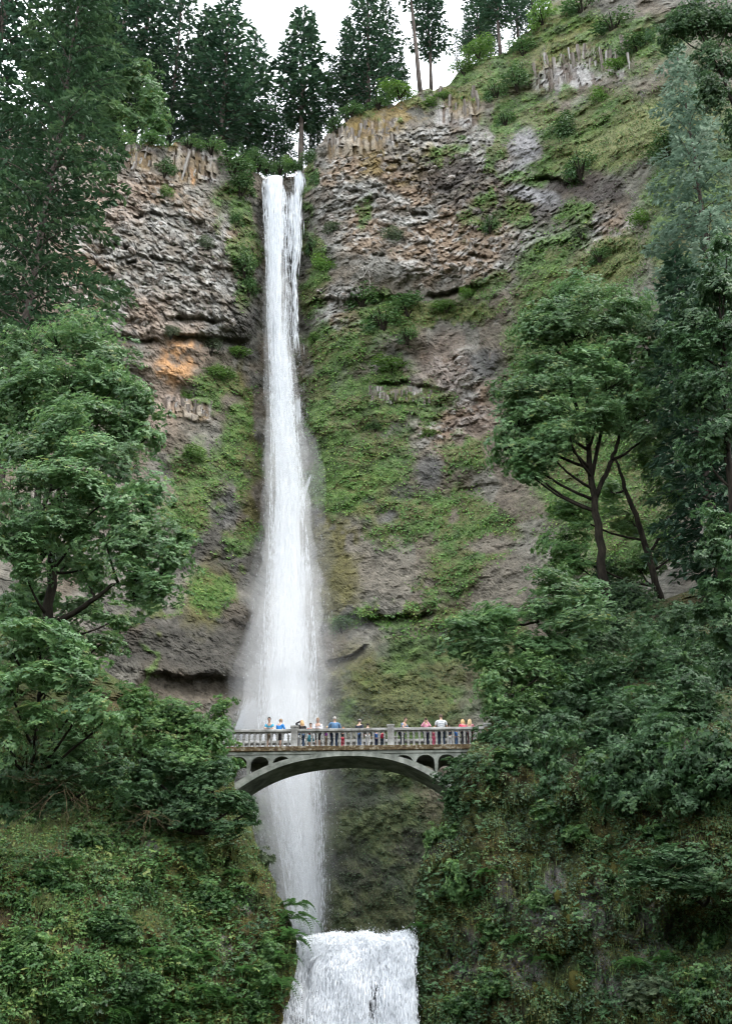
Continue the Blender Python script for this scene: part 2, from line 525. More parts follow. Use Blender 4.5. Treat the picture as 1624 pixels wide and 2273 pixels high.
def cliff_fields(px, py):
    Y = cliff_base(px, py)
    p = P(px, py, Y)
    x, z = p[..., 0], p[..., 2]
    ragged = (fbm(px / 34.0, py / 34.0, 9.0, 4) - 0.5)
    kn = np.clip(blobs(px + ragged * 60, py + ragged * 60, KNOBS), 0, 1)
    bm = band_mask(px + ragged * 10, py + ragged * 16)
    gr = blobs(px + ragged * 90, py - ragged * 90, GREEN)
    bare = blobs(px + ragged * 40, py + ragged * 40, BARE)
    gr = gr * (1 - bare) * sstep(0.28, 0.5, fbm(px / 16.0, py / 16.0, 2.2, 3) + 0.25 * gr)
    # rock relief
    wx = x + 1.1 * (fbm(x / 2.5, z / 2.5, 1.0, 3) - .5)
    wz = z + 1.1 * (fbm(x / 2.5, z / 2.5, 5.0, 3) - .5)
    f1, f2, c1 = worley(wx / 3.0, wz / 2.9, 1)
    e1 = np.clip((f2 - f1) * 3.0, 0, 1) ** .6
    f1b, f2b, c2 = worley(wx / 1.25, wz / 1.2, 2)
    e2 = np.clip((f2b - f1b) * 2.4, 0, 1) ** .6
    f1c, f2c, c3 = worley(wx / .6, wz / .55, 3)
    e3 = np.clip((f2c - f1c) * 2.4, 0, 1) ** .6
    knob = e1 * (.35 + .8 * c1) + e2 * (.22 + .62 * c2) + e3 * (.12 + .3 * c3) + (fbm(x / .9, z / .9, 2.5, 3, .6) - .5) * .9
    rough = (fbm(x / 7, z / 7, 4.0, 5, .55) - .5)
    slab = rough * 2.0 + (fbm(x / 1.2, z / 1.2, 6.0, 4, .6) - .5) * .75 + e2 * c2 * .25 + e3 * .16
    # vertical jointing in the column bands
    xc = x + .25 * (vnoise(x, z / 3.0, 8.0) - .5)
    f1d, f2d, c4 = worley(xc / .8, np.floor(z / 4.5 + c1) + z * .02, 4)
    colm = np.clip((f2d - f1d) * 3, 0, 1) ** .5 * .5 + c4 * .8
    h = rough * 2.2 * (1 - .5 * bm) + kn * knob * .95 * (1 - bm) + (1 - kn) * (1 - bm) * slab + bm * colm
    h = h + gr * (fbm(x / 1.4, z / 1.1, 3.0, 3) - .3) * 1.0
    return Y, h, dict(kn=kn, bm=bm, gr=gr, bare=bare, ragged=ragged, x=x, z=z, c1=c1, c2=c2, c3=c3, c4=c4)


def cliff_Y(px, py):
    Y, h, _ = cliff_fields(np.atleast_1d(np.asarray(px, float)), np.atleast_1d(np.asarray(py, float)))
    return Y - h


def cliff_color(px, py, f):
    x, z = f['x'], f['z']
    n1 = fbm(x / 9, z / 9, 1.5, 4)[..., None]
    n2 = fbm(x / 2.2, z / 2.2, 7.5, 4)[..., None]
    n3 = fbm(x / .8, z / .8, 9.5, 3)[..., None]
    A = lambda *c: np.array(c)
    brown, grey, pale, soil = A(.145, .126, .104), A(.232, .222, .203), A(.36, .355, .34), A(.225, .155, .10)
    k = lerp(brown, grey, sstep(.4, .6, n2))
    k = lerp(k, soil, sstep(.53, .66, n1) * .75)
    k = lerp(k, pale, sstep(.55, .68, n3 * .6 + n2 * .4 + (f['c2'][..., None] - .5) * .12) * .75)
    slab = lerp(A(.074, .071, .060), A(.165, .155, .132), sstep(.35, .65, n2 * .6 + n1 * .4))
    slab = lerp(slab, A(.105, .08, .055), sstep(.5, .62, fbm(x / 4, z / 6, 3.3, 3))[..., None] * .6)
    colr = lerp(A(.11, .085, .07), A(.30, .29, .28), sstep(.35, .7, f['c4'] * .55 + .45 * n2[..., 0])[..., None])
    colr = lerp(colr, A(.20, .14, .06), sstep(.5, .62, n1) * .5)
    c = lerp(slab, k, f['kn'][..., None])
    c = lerp(c, colr, f['bm'][..., None])
    rg = f['ragged']

    def mask(lst, s=60):
        return blobs(px + rg * s, py - rg * s, lst)[..., None]
    # mossy rust on the crags
    c = lerp(c, A(.15, .105, .03), np.clip(mask([(850, 262, 110, 40, -8), (1030, 205, 60, 22), (1230, 75, 120, 55), (900, 360, 120, 50), (300, 330, 120, 22)]) * sstep(.44, .6, n2) * .85, 0, 1))
    # paler buff wall on the left, orange stain
    c = lerp(c, A(.27, .20, .155), mask([(340, 700, 60, 60), (370, 840, 50, 130), (420, 760, 60, 60), (250, 450, 90, 60)]) * .55)
    c = lerp(c, A(.40, .22, .10), mask([(400, 800, 42, 55), (440, 770, 20, 35), (438, 380, 8, 24)]) * sstep(.38, .58, n3 * .5 + n2 * .5) * .9)
    # dark wet slabs
    c = lerp(c, A(.046, .043, .037), mask([(460, 1430, 150, 90), (520, 1250, 60, 60), (440, 1190, 70, 60), (300, 1440, 60, 60), (540, 700, 40, 60)]) * .8)
    c = lerp(c, A(.050, .040, .036), mask([(1180, 470, 160, 40, 8), (1020, 400, 110, 50, 10), (1290, 430, 120, 50)]) * sstep(.35, .55, n2) * .85)
    # bare slabs, scree
    c = lerp(c, A(.150, .134, .108), mask([(860, 1275, 95, 60), (1135, 1290, 90, 65, -25), (1090, 1210, 60, 18, -10), (780, 1230, 60, 60)], 30) * .85)
    c = lerp(c, A(.25, .245, .255), mask([(1160, 320, 40, 55), (1175, 432, 70, 20, 15), (1150, 390, 20, 40)], 30) * .8)
    c = lerp(c, A(.084, .083, .080), mask([(860, 1150, 30, 25), (950, 1050, 34, 45), (1070, 810, 50, 40), (730, 850, 25, 45), (500, 1130, 30, 40)], 20) * .85)
    # reddish
    c = lerp(c, A(.15, .10, .075), mask([(1040, 960, 60, 90, 20), (990, 810, 60, 80)]) * .5)
    ol = mask(OLIVE)
    wet = mask([(810, 1880, 170, 260), (700, 1650, 60, 160)])  # wall below the bridge, toned to a darker grey-green
    c = lerp(c, A(.085, .078, .022), ol * sstep(.4, .55, n2 + .1 * n3) * .85)
    g = lerp(A(.040, .072, .018), A(.082, .145, .034), sstep(.35, .65, n2))
    g = lerp(g, A(.095, .092, .032), sstep(.50, .62, fbm(x / 3.5, z / 2.5, 13.3, 4))[..., None] * .7)
    g = lerp(g, A(.15, .16, .055), mask(GRASSY) * .75)
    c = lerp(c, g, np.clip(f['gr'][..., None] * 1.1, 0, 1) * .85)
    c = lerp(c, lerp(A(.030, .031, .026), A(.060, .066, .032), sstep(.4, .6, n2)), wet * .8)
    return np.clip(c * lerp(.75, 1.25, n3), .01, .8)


def grid_faces(nr, nc, flip=False):
    i = np.arange(nr - 1)[:, None] * nc
    j = np.arange(nc - 1)[None]
    a, b, c, d = i + j, i + j + 1, i + nc + j + 1, i + nc + j
    F = np.concatenate([np.stack([a, d, c], -1).reshape(-1, 3), np.stack([a, c, b], -1).reshape(-1, 3)])
    return F[:, ::-1] if flip else F


cxs = np.concatenate([np.arange(-420, 180, 12.0), np.arange(180, 1440, 3.1), np.arange(1440, 1980, 10.0)])
tt = np.concatenate([np.linspace(0, .86, 490)[:-1], np.linspace(.86, 1, 42)])
rimx = np.interp(cxs, RIM[:, 0], RIM[:, 1]) + (fbm(cxs / 22.0, cxs * 0, 2.0, 3) - .5) * 22
PX = np.broadcast_to(cxs[None], (len(tt), len(cxs)))
PY = rimx[None] + tt[:, None] * (2130 - rimx[None])
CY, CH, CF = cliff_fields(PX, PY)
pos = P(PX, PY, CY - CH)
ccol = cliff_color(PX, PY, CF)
# the plateau behind the rim
back = []
bcol = []
for d in (150, 40, 12, 4, 1.2):
    q = pos[0].copy()
    q[:, 1] += d
    q[:, 2] += -.3 + d * .06 + (fbm(q[:, 0] / 8, q[:, 1] / 8, 0, 2) - .5) * min(d, 12) * .15
    back.append(q)
    bcol.append(np.broadcast_to(np.array([.05, .06, .02]), q.shape))
pos = np.concatenate([np.stack(back), pos])
ccol = np.concatenate([np.stack(bcol), ccol])
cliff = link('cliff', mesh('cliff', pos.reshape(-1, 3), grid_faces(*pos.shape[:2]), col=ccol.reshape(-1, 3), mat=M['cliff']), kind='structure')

# ------------------------------------------------------------------ near hillsides of the gorge
EL = np.array([(1370, 40), (1400, 110), (1500, 250), (1600, 420), (1700, 505), (1760, 528), (1800, 545), (1850, 556), (1900, 588), (1950, 606), (2000, 624), (2060, 650), (2120, 660), (2160, 655), (2200, 645), (2273, 622), (2600, 540)], float)
ER = np.array([(1230, 1760), (1300, 1560), (1350, 1420), (1400, 1300), (1450, 1215), (1500, 1150), (1550, 1112), (1600, 1085), (1650, 1050), (1700, 1012), (1750, 996), (1800, 985), (1850, 960), (1900, 938), (1950, 925), (2000, 918), (2050, 922), (2120, 926), (2273, 920), (2600, 915)], float)


def bank_L(px, py):
    e = np.interp(py, EL[:, 0], EL[:, 1])
    Y = 61 - (e - px) * .014 - np.clip(py - 1800, 0, 900) * .009 + np.clip(1700 - py, 0, 500) * .02
    Y = Y + 6 * np.exp(-((px - 60) / 160.) ** 2 - ((py - 1760) / 110.) ** 2)          # hollow under the trees
    p = P(px, py, Y)
    x, z = p[..., 0], p[..., 2]
    h = (fbm(x / 2.4, z / 2.4, 1.2, 5, .55) - .5) * 3.2 + (fbm(x / .6, z / .8, 4.4, 3) - .5) * .7
    f1, f2, c = worley(x / 1.3 + fbm(x, z, 0, 2), z / 1.6, 6)
    h = h + np.clip((f2 - f1) * 2, 0, 1) ** .6 * .45
    edge = np.clip((e - px) / 30, 0, 1)
    return Y - h * (.25 + .75 * edge), x, z


def bank_R(px, py):
    e = np.interp(py, ER[:, 0], ER[:, 1])
    Y = 62 - (px - e) * .014 - np.clip(py - 1800, 0, 900) * .005 + np.clip(1650 - py, 0, 500) * .055
    Y = Y + 5 * np.exp(-((px - 1260) / 130.) ** 2 - ((py - 1620) / 70.) ** 2)          # dark hollow
    Y = Y + 4 * np.exp(-((px - 1560) / 110.) ** 2 - ((py - 2080) / 60.) ** 2)
    p = P(px, py, Y)
    x, z = p[..., 0], p[..., 2]
    h = (fbm(x / 2.2, z / 3.4, 11.2, 5, .55) - .5) * 3.4 + (fbm(x / .5, z / .9, 14.4, 3) - .5) * .7
    f1, f2, c = worley(x / .9 + fbm(x, z, 0, 2), z / 2.2, 8)
    h = h + np.clip((f2 - f1) * 2, 0, 1) ** .6 * .6
    edge = np.clip((px - e) / 30, 0, 1)
    return Y - h * (.25 + .75 * edge), x, z


def bank_color(px, py, x, z, right):
    n1 = fbm(x / 3, z / 3, 21.5, 4)[..., None]
    n2 = fbm(x / .9, z / 1.3, 27.5, 4)[..., None]
    n3 = fbm(x / .35, z / .35, 29.5, 3)[..., None]
    A = lambda *c: np.array(c)
    c = lerp(A(.022, .021, .008), A(.066, .060, .015), sstep(.35, .65, n2))
    c = lerp(c, A(.065, .048, .018), sstep(.5, .62, n1) * .6)
    c = lerp(c, A(.045, .075, .018), sstep(.48, .6, fbm(x / 2, z / 2, 33.0, 3))[..., None] * .6)
    rock = lerp(A(.05, .042, .042), A(.17, .155, .155), sstep(.4, .62, n3 * .5 + n2 * .5))
    if right:
        rm = blobs(px, py, [(1320, 2020, 40, 70), (1120, 2000, 30, 60), (1200, 2030, 40, 60), (1160, 2150, 50, 50), (1450, 2070, 60, 70), (1230, 1960, 25, 40), (1480, 1700, 60, 80), (1400, 2200, 60, 40), (1030, 2120, 40, 60), (1340, 2150, 40, 50)])[..., None]
    else:
        rm = blobs(px, py, [(545, 2000, 22, 32), (500, 2110, 18, 40), (340, 1880, 14, 24), (250, 1870, 14, 20), (600, 2130, 14, 30)])[..., None]
    c = lerp(c, rock, rm * sstep(.40, .52, n2) * .95)
    return np.clip(c * lerp(.7, 1.3, n3) * (.75 if right else 1.0), .006, .6)  # right bank: dark moss, lowered further to paint in the bank's shade


def bank(fn, E, right, name, rows):
    cols = np.concatenate([np.linspace(0, .8, 230)[:-1], np.linspace(.8, 1, 24)])
    e = np.interp(rows, E[:, 0], E[:, 1]) + (fbm(rows / 22., rows * 0, 5.0 + right, 3) - .5) * 16
    far = 2000. if right else -420.
    px = e[:, None] + (far - e[:, None]) * cols[None] ** 1.15
    py = np.broadcast_to(rows[:, None], px.shape)
    Y, x, z = fn(px, py)
    p = P(px, py, Y)
    c = bank_color(px, py, x, z, right)
    ret, rc = [], []
    for d in (70, 30, 10, 3, .8):
        q = p[:, 0].copy()
        q[:, 1] += d
        q[:, 0] += (1 if right else -1) * d * .10
        q[:, 2] += (fbm(q[:, 2] / 2, q[:, 1] / 3, 1.0, 3) - .5) * min(d, 3)
        ret.append(q)
        rc.append(c[:, 0])
    p = np.concatenate([np.stack(ret, 1), p], 1)
    c = np.concatenate([np.stack(rc, 1), c], 1)
    # close the top: ground running back from the first row
    tops, tc = [], []
    for d in (60, 20, 5):
        q = p[0].copy()
        q[:, 1] += d
        q[:, 2] += d * .12
        tops.append(q)
        tc.append(c[0])
    p = np.concatenate([np.stack(tops), p])
    c = np.concatenate([np.stack(tc), c])
    return link(name, mesh(name, p.reshape(-1, 3), grid_faces(*p.shape[:2], flip=not right), col=c.reshape(-1, 3), mat=M['bank']), kind='structure')


hill_left = bank(bank_L, EL, 0, 'hillside', np.arange(1372, 2600, 4.6))
hill_right = bank(bank_R, ER, 1, 'hillside', np.arange(1232, 2600, 5.0))

# valley floor round the viewer and the stream above the lower lip
g = G()
gp = []
xs_ = np.concatenate([[-1500, -500, -200, -90], np.linspace(-50, 50, 26), [90, 200, 500, 1500]])
ys_ = np.concatenate([[-1500, -400, -100, -30], np.linspace(0, 150, 31), [400, 2000]])
XX, YY = np.meshgrid(xs_, ys_)
ZZ = (fbm(XX / 9, YY / 9, 0, 3) - .5) * .6 - .2
g.add(np.stack([XX, YY, ZZ], -1), grid_faces(*XX.shape, flip=True))
build(g, 'ground', M['ground'], smooth=True, kind='structure')

LIPY = 61.0
lipL, lipR = P(660, 2084, LIPY), P(922, 2080, LIPY)
poolz = lipL[2] - .12
g = G()
XX, YY = np.meshgrid(np.linspace(-16, 14, 40), np.linspace(LIPY - .1, 150, 60))
ZZ = poolz + (fbm(XX / 2, YY / 2, 0, 3) - .5) * .25
g.add(np.stack([XX, YY, ZZ], -1), grid_faces(*XX.shape, flip=True))
build(g, 'water', M['pool'], smooth=True, kind='structure')

# wet rock step that carries the lower fall
rows = np.linspace(0, 1, 50)
colsu = np.linspace(-.1, 1.1, 60)
UU, VV = np.meshgrid(colsu, rows)
stepx = lerp(lipL[0] - .3, lipR[0] + .3, UU) - (1 - UU) * 1.1 * VV
stepy = LIPY + .5 - VV * 2.6 - sstep(.1, .3, VV) * .5
stepz = lipL[2] - .25 - VV * 11
hh = (fbm(stepx / 1.2, stepz / 1.6, 3, 4) - .5) * 1.4
g = G()
g.add(np.stack([stepx, stepy - hh, stepz], -1), grid_faces(*UU.shape))
build(g, 'rock_step', M['wet'], kind='structure')

# ------------------------------------------------------------------ cliff pieces: columns and blocks
def rock_mesh(seed, name='rock'):
    r = np.random.default_rng(seed)
    n, k = 9, 7
    th = np.linspace(0, math.pi, k)
    ph = np.arange(n) * 2 * math.pi / n
    V = [[0, 0, 1.]] + [[math.sin(t) * math.cos(p), math.sin(t) * math.sin(p), math.cos(t)] for t in th[1:-1] for p in ph] + [[0, 0, -1.]]
    V = np.array(V)
    for _ in range(7):                      # chop flat facets off the ball
        d = unit(r.normal(size=3))
        lim = r.uniform(.5, .85)
        ex = np.clip(V @ d - lim, 0, None)
        V = V - ex[:, None] * d
    V = V + r.normal(size=V.shape) * .05
    F = [[0, 1 + j, 1 + (j + 1) % n] for j in range(n)]
    for i in range(k - 3):
        for j in range(n):
            a, b = 1 + i * n + j, 1 + i * n + (j + 1) % n
            F += [[a, a + n, b + n], [a, b + n, b]]
    last = len(V) - 1
    s0 = 1 + (k - 3) * n
    F += [[last, s0 + (j + 1) % n, s0 + j] for j in range(n)]
    return mesh(name, V, np.array(F), mat=M['rock'])


rocks = [rock_mesh(i) for i in range(6)]
cand = np.stack([RNG.uniform(190, 1330, 9000), RNG.uniform(300, 1000, 9000)], 1)
_, _, ff = cliff_fields(cand[:, 0], cand[:, 1])
infall = (cand[:, 0] > 565) & (cand[:, 0] < 675)
sel = cand[(ff['kn'] > .6) & (ff['gr'] < .35) & (ff['bm'] < .3) & ~infall][:300]
yy = cliff_Y(sel[:, 0], sel[:, 1])
for (px, py), Y in zip(sel, yy):
    o = link('rock', random.choice(rocks), cliff)
    o.location = P(px, py, Y + .15)
    s = random.uniform(.3, .8)
    o.scale = (s * random.uniform(.9, 1.5), s * .85, s * random.uniform(.6, 1.0))
    o.rotation_euler = (random.uniform(-.4, .4), random.uniform(-.5, .5), random.uniform(0, 6.3))


def column_mesh(seed):
    r = np.random.default_rng(seed)
    rings = []
    zs = np.array([0, .3, .34, .62, .66, 1.0])
    for i, z in enumerate(zs):
        off = r.normal(size=2) * .07
        a = np.arange(6) * math.pi / 3 + .2
        rad = .5 * r.uniform(.85, 1.05)
        rings.append(np.stack([rad * np.cos(a) + off[0], rad * np.sin(a) + off[1], np.full(6, z)], 1))
    V = np.concatenate(rings)
    F = []
    for i in range(len(zs) - 1):
        for j in range(6):
            a, b = i * 6 + j, i * 6 + (j + 1) % 6
            F += [[a, b, b + 6], [a, b + 6, a + 6]]
    t = (len(zs) - 1) * 6
    F += [[t, t + j, t + j + 1] for j in range(1, 5)] + [[0, j + 1, j] for j in range(1, 5)]
    return mesh('basalt_column', V, np.array(F), mat=M['column'])


cols_ = [column_mesh(i + 40) for i in range(5)]
for a, b, c0, c1, hh in BANDS:
    px = a + 4
    while px < b:
        k = ppm(px, c0, 155)
        c = float(np.interp(px, [a, b], [c0, c1]))
        w = random.uniform(.38, .75)
        if random.random() < .85:
            bot = c + hh * random.uniform(-.2, 1.0)
            top = bot - hh * random.uniform(.5, 1.5)
            top = max(top, c - hh)
            Y = float(cliff_Y(px, (bot + top) / 2)[0]) + random.uniform(.2, .42)
            p0 = P(px, bot, Y)
            o = link('basalt_column', random.choice(cols_), cliff)
            o.location = p0
            o.scale = (w, w, max(1.2, float(P(px, top, Y)[2] - p0[2])))
            o.rotation_euler = (random.uniform(-.12, .02), random.uniform(-.07, .07) + (.15 if a == 215 else .12 if a == 385 else -.1 if a == 968 else 0), random.uniform(0, 6))
        px += k * w * random.uniform(.7, .95)

# ------------------------------------------------------------------ ground cover (uncountable)
def scatter(fn, box, n, keep, size, name, mat, label, tmpl=KITE, outward=.8, up=.5, hang=0.0, lift=.15, seed=1, rnd_bias=None):
    r = np.random.default_rng(seed)
    px, py = r.uniform(box[0], box[1], n), r.uniform(box[2], box[3], n)
    k = keep(px, py) > r.random(n)
    px, py = px[k], py[k]
    Y = fn(px, py)
    p = P(px, py, Y - r.uniform(-.1, 1, len(px)) * lift)
    n_ = len(px)
    nr = r.normal(size=(n_, 3)) * .45 + np.array([0, -outward, up])
    dv = r.normal(size=(n_, 3)) * .6 + np.array([0, -.5, -.35 - hang])
    cl = fbm(p[:, 0] / 1.5, p[:, 2] / 1.5, 2.0, 2)
    rnd = np.clip(r.random(n_) * .75 + (cl - .5) * .9 + .12, 0, 1)
    g_ = G()
    leaves(g_, p, nr, dv, r.uniform(size[0], size[1], n_), tmpl, rnd)
    return build(g_, name, mat, label=label, kind='stuff')


def keep_cliff(lo, cond=None):
    def f(px, py):
        _, _, d = cliff_fields(px, py)
        k = np.clip(d['gr'], 0, 1)
        gs = blobs(px, py, GRASSY)
        k = k * (1 - .75 * gs) * (.5 + .6 * sstep(.40, .60, fbm(px / 26., py / 20., 17.0, 4, .6)))
        rim = np.interp(px, RIM[:, 0], RIM[:, 1])
        return np.where(py > rim + 2, k, 0)
    return f


scatter(cliff_Y, (360, 1460, 20, 1420), 100000, keep_cliff(.3), (.22, .5), 'ground_cover', M['ivy'], 'bright green creeping ground cover on the cliff face', seed=5, lift=.35)
scatter(cliff_Y, (540, 1120, 1380, 2080), 24000, keep_cliff(.3), (.10, .24), 'ground_cover', M['undergrowth_dark'], 'dull green ground cover on the mossy wall behind the bridge', seed=6, lift=.3)
scatter(cliff_Y, (190, 1460, 40, 1100), 26000, lambda a, b: (fbm(a / 30., b / 30., 3.0, 3) > .56) * .5 * (b > np.interp(a, RIM[:, 0], RIM[:, 1]) + 4), (.15, .35), 'weeds', M['shrub_grey'], 'thin grey green weeds rooted between the cliff rocks', seed=7, lift=.25)


def keep_grassy(px, py):
    rim = np.interp(px, RIM[:, 0], RIM[:, 1])
    return np.where(py > rim - 1, blobs(px, py, GRASSY) * .8, 0)


def blade_scatter(fn, box, n, keep, length, width, name, mat, label, seed, drop=.9):
    r = np.random.default_rng(seed)
    px, py = r.uniform(box[0], box[1], n), r.uniform(box[2], box[3], n)
    k = keep(px, py) > r.random(n)
    px, py = px[k], py[k]
    n_ = len(px)
    p = P(px, py, fn(px, py))
    out = np.stack([r.normal(size=n_) * .5, -np.ones(n_), r.uniform(-.1, .5, n_)], 1)
    out = unit(out)
    L_ = r.uniform(length[0], length[1], n_)[:, None]
    side = unit(np.cross(out, [0, 0, 1.])) * r.uniform(width[0], width[1], n_)[:, None]
    mid = p + out * L_ * .4
    tip = p + out * L_ * .55 + np.array([0, 0, -1.]) * L_ * drop * r.uniform(.6, 1.1, n_)[:, None]
    V = np.stack([p - side * .6, p + side * .6, mid + side, mid - side, tip], 1)
    F = np.array([[0, 1, 2], [0, 2, 3], [3, 2, 4]])[None] + (np.arange(n_) * 5)[:, None, None]
    g_ = G()
    cl = fbm(p[:, 0] / 1.0, p[:, 2] / 1.0, 5.0, 2)
    g_.add(V, F, np.repeat(np.clip(r.random(n_) * .7 + (cl - .5) + .15, 0, 1), 5))
    return build(g_, name, mat, label=label, kind='stuff')


blade_scatter(cliff_Y, (200, 1480, 40, 720), 26000, keep_grassy, (.5, 1.2), (.04, .09), 'grass', M['grass'], 'yellow green grass on the upper cliff slopes', 8)

bL = lambda a, b: bank_L(a, b)[0]
bR = lambda a, b: bank_R(a, b)[0]


def inL(px, py):
    e = np.interp(py, EL[:, 0], EL[:, 1])
    return px < e


def inR(px, py):
    e = np.interp(py, ER[:, 0], ER[:, 1])
    return px > e


def clumpy(px, py, s, lo, hi, z=0.0):
    return sstep(lo, hi, fbm(px / s, py / s, z, 4))


# left bank: greener to the left and below, mossy towards the edge
kL = lambda px, py: inL(px, py) * (clumpy(px, py, 55., .42, .58, 1.) * (1 - .72 * sstep(330, 560, px)) + .10)
scatter(bL, (-120, 670, 1560, 2420), 72000, kL, (.10, .21), 'undergrowth', M['undergrowth'], 'mixed leafy undergrowth covering the left bank', seed=11, lift=.45, outward=.6, up=.8)
scatter(bL, (-120, 670, 1800, 2420), 9000, lambda a, b: inL(a, b) * clumpy(a, b, 60., .5, .6, 5.), (.15, .26), 'vine_leaves', M['undergrowth'], 'larger lobed vine leaves on the left bank', tmpl=MAPLE3, seed=12, lift=.6, outward=.5, up=.9)
scatter(bL, (-120, 670, 1560, 2420), 70000, lambda a, b: inL(a, b) * (.45 + .55 * sstep(250, 520, a)) * clumpy(a, b, 40., .38, .55, 8.), (.05, .11), 'moss', M['moss'], 'brown and golden moss on the left bank', seed=13, lift=.12)
blade_scatter(bL, (-120, 670, 1700, 2420), 14000, lambda a, b: inL(a, b) * clumpy(a, b, 50., .5, .62, 12.), (.3, .7), (.008, .018), 'grass', M['grass'], 'long hanging grass on the left bank', 14)
# right bank
kR = lambda px, py: inR(px, py) * (clumpy(px, py, 42., .40, .6, 21.) * (1 - .35 * blobs(px, py, [(1200, 2020, 260, 200)])) + .08)
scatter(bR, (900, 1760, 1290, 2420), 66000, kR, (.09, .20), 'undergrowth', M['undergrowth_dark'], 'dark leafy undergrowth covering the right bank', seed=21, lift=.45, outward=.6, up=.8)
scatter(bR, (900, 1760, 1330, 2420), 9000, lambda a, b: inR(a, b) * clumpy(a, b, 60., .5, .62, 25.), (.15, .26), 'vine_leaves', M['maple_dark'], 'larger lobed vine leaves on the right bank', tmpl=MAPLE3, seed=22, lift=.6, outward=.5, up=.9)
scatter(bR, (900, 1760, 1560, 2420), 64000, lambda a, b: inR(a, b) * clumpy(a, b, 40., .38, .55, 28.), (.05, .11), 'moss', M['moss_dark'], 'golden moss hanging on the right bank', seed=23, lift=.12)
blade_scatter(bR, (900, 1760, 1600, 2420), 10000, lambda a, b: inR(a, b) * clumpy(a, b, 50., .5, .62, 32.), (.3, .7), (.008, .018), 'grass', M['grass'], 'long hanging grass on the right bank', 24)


def mound_mesh(seed):
    r = np.random.default_rng(seed)
    nu, nv = 14, 9
    V, F = [], []
    for i in range(nv):
        t = i / (nv - 1) * math.pi
        for j in range(nu):
            p_ = j * 2 * math.pi / nu
            k = 1 + .25 * (fbm(np.array([math.cos(p_) * 1.5 + seed]), np.array([math.sin(p_) * 1.5]), np.array([t * 1.2]), 2)[0] - .5) * 2
            V.append((k * math.sin(t) * math.cos(p_), k * math.sin(t) * math.sin(p_), k * math.cos(t) - .25 * math.sin(t) ** 2))
    for i in range(nv - 1):
        for j in range(nu):
            a, b = i * nu + j, i * nu + (j + 1) % nu
            F += [[a, a + nu, b + nu], [a, b + nu, b]]
    V = np.array(V)
    g_ = G().add(V, np.array(F), .5)
    d = unit(r.normal(size=(700, 3)))
    leaves(g_, d * .95 - np.array([0, 0, .1]), d + r.normal(size=d.shape) * .4, r.normal(size=d.shape) + np.array([0, 0, -.8]), r.uniform(.1, .2, 700), KITE, np.clip(r.random(700) * .6 + .4, 0, 1))
    a_, b_, c_ = g_.arrays()
    return mesh('moss_mound', a_, b_, rnd=c_, smooth=True, mat=M['moss_dark'])


mm = [mound_mesh(i) for i in range(3)]
for i, (px, py, w, h) in enumerate([(1282, 2178, 26, 32), (1270, 2040, 20, 20), (1278, 2010, 14, 16), (1240, 1990, 14, 18), (1250, 2110, 11, 12), (1190, 2195, 16, 18), (1365, 1930, 18, 26), (1262, 1760, 16, 22), (1150, 1945, 15, 22)]):
    Y = float(bR(np.array([px]), np.array([py]))[0])
    k = ppm(px, py, Y)
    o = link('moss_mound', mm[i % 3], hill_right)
    o.location = P(px, py, Y)
    o.location[1] += w / k * .35
    o.scale = (.8 * w / k, .7 * w / k, .8 * h / k)
    o.rotation_euler = (random.uniform(-.4, .2), random.uniform(-.4, .4), i)

# ================================================================== TREES
def tree_thing(name, loc, label, cat='tree', group=None):
    return empty(name, loc, label, cat, group)


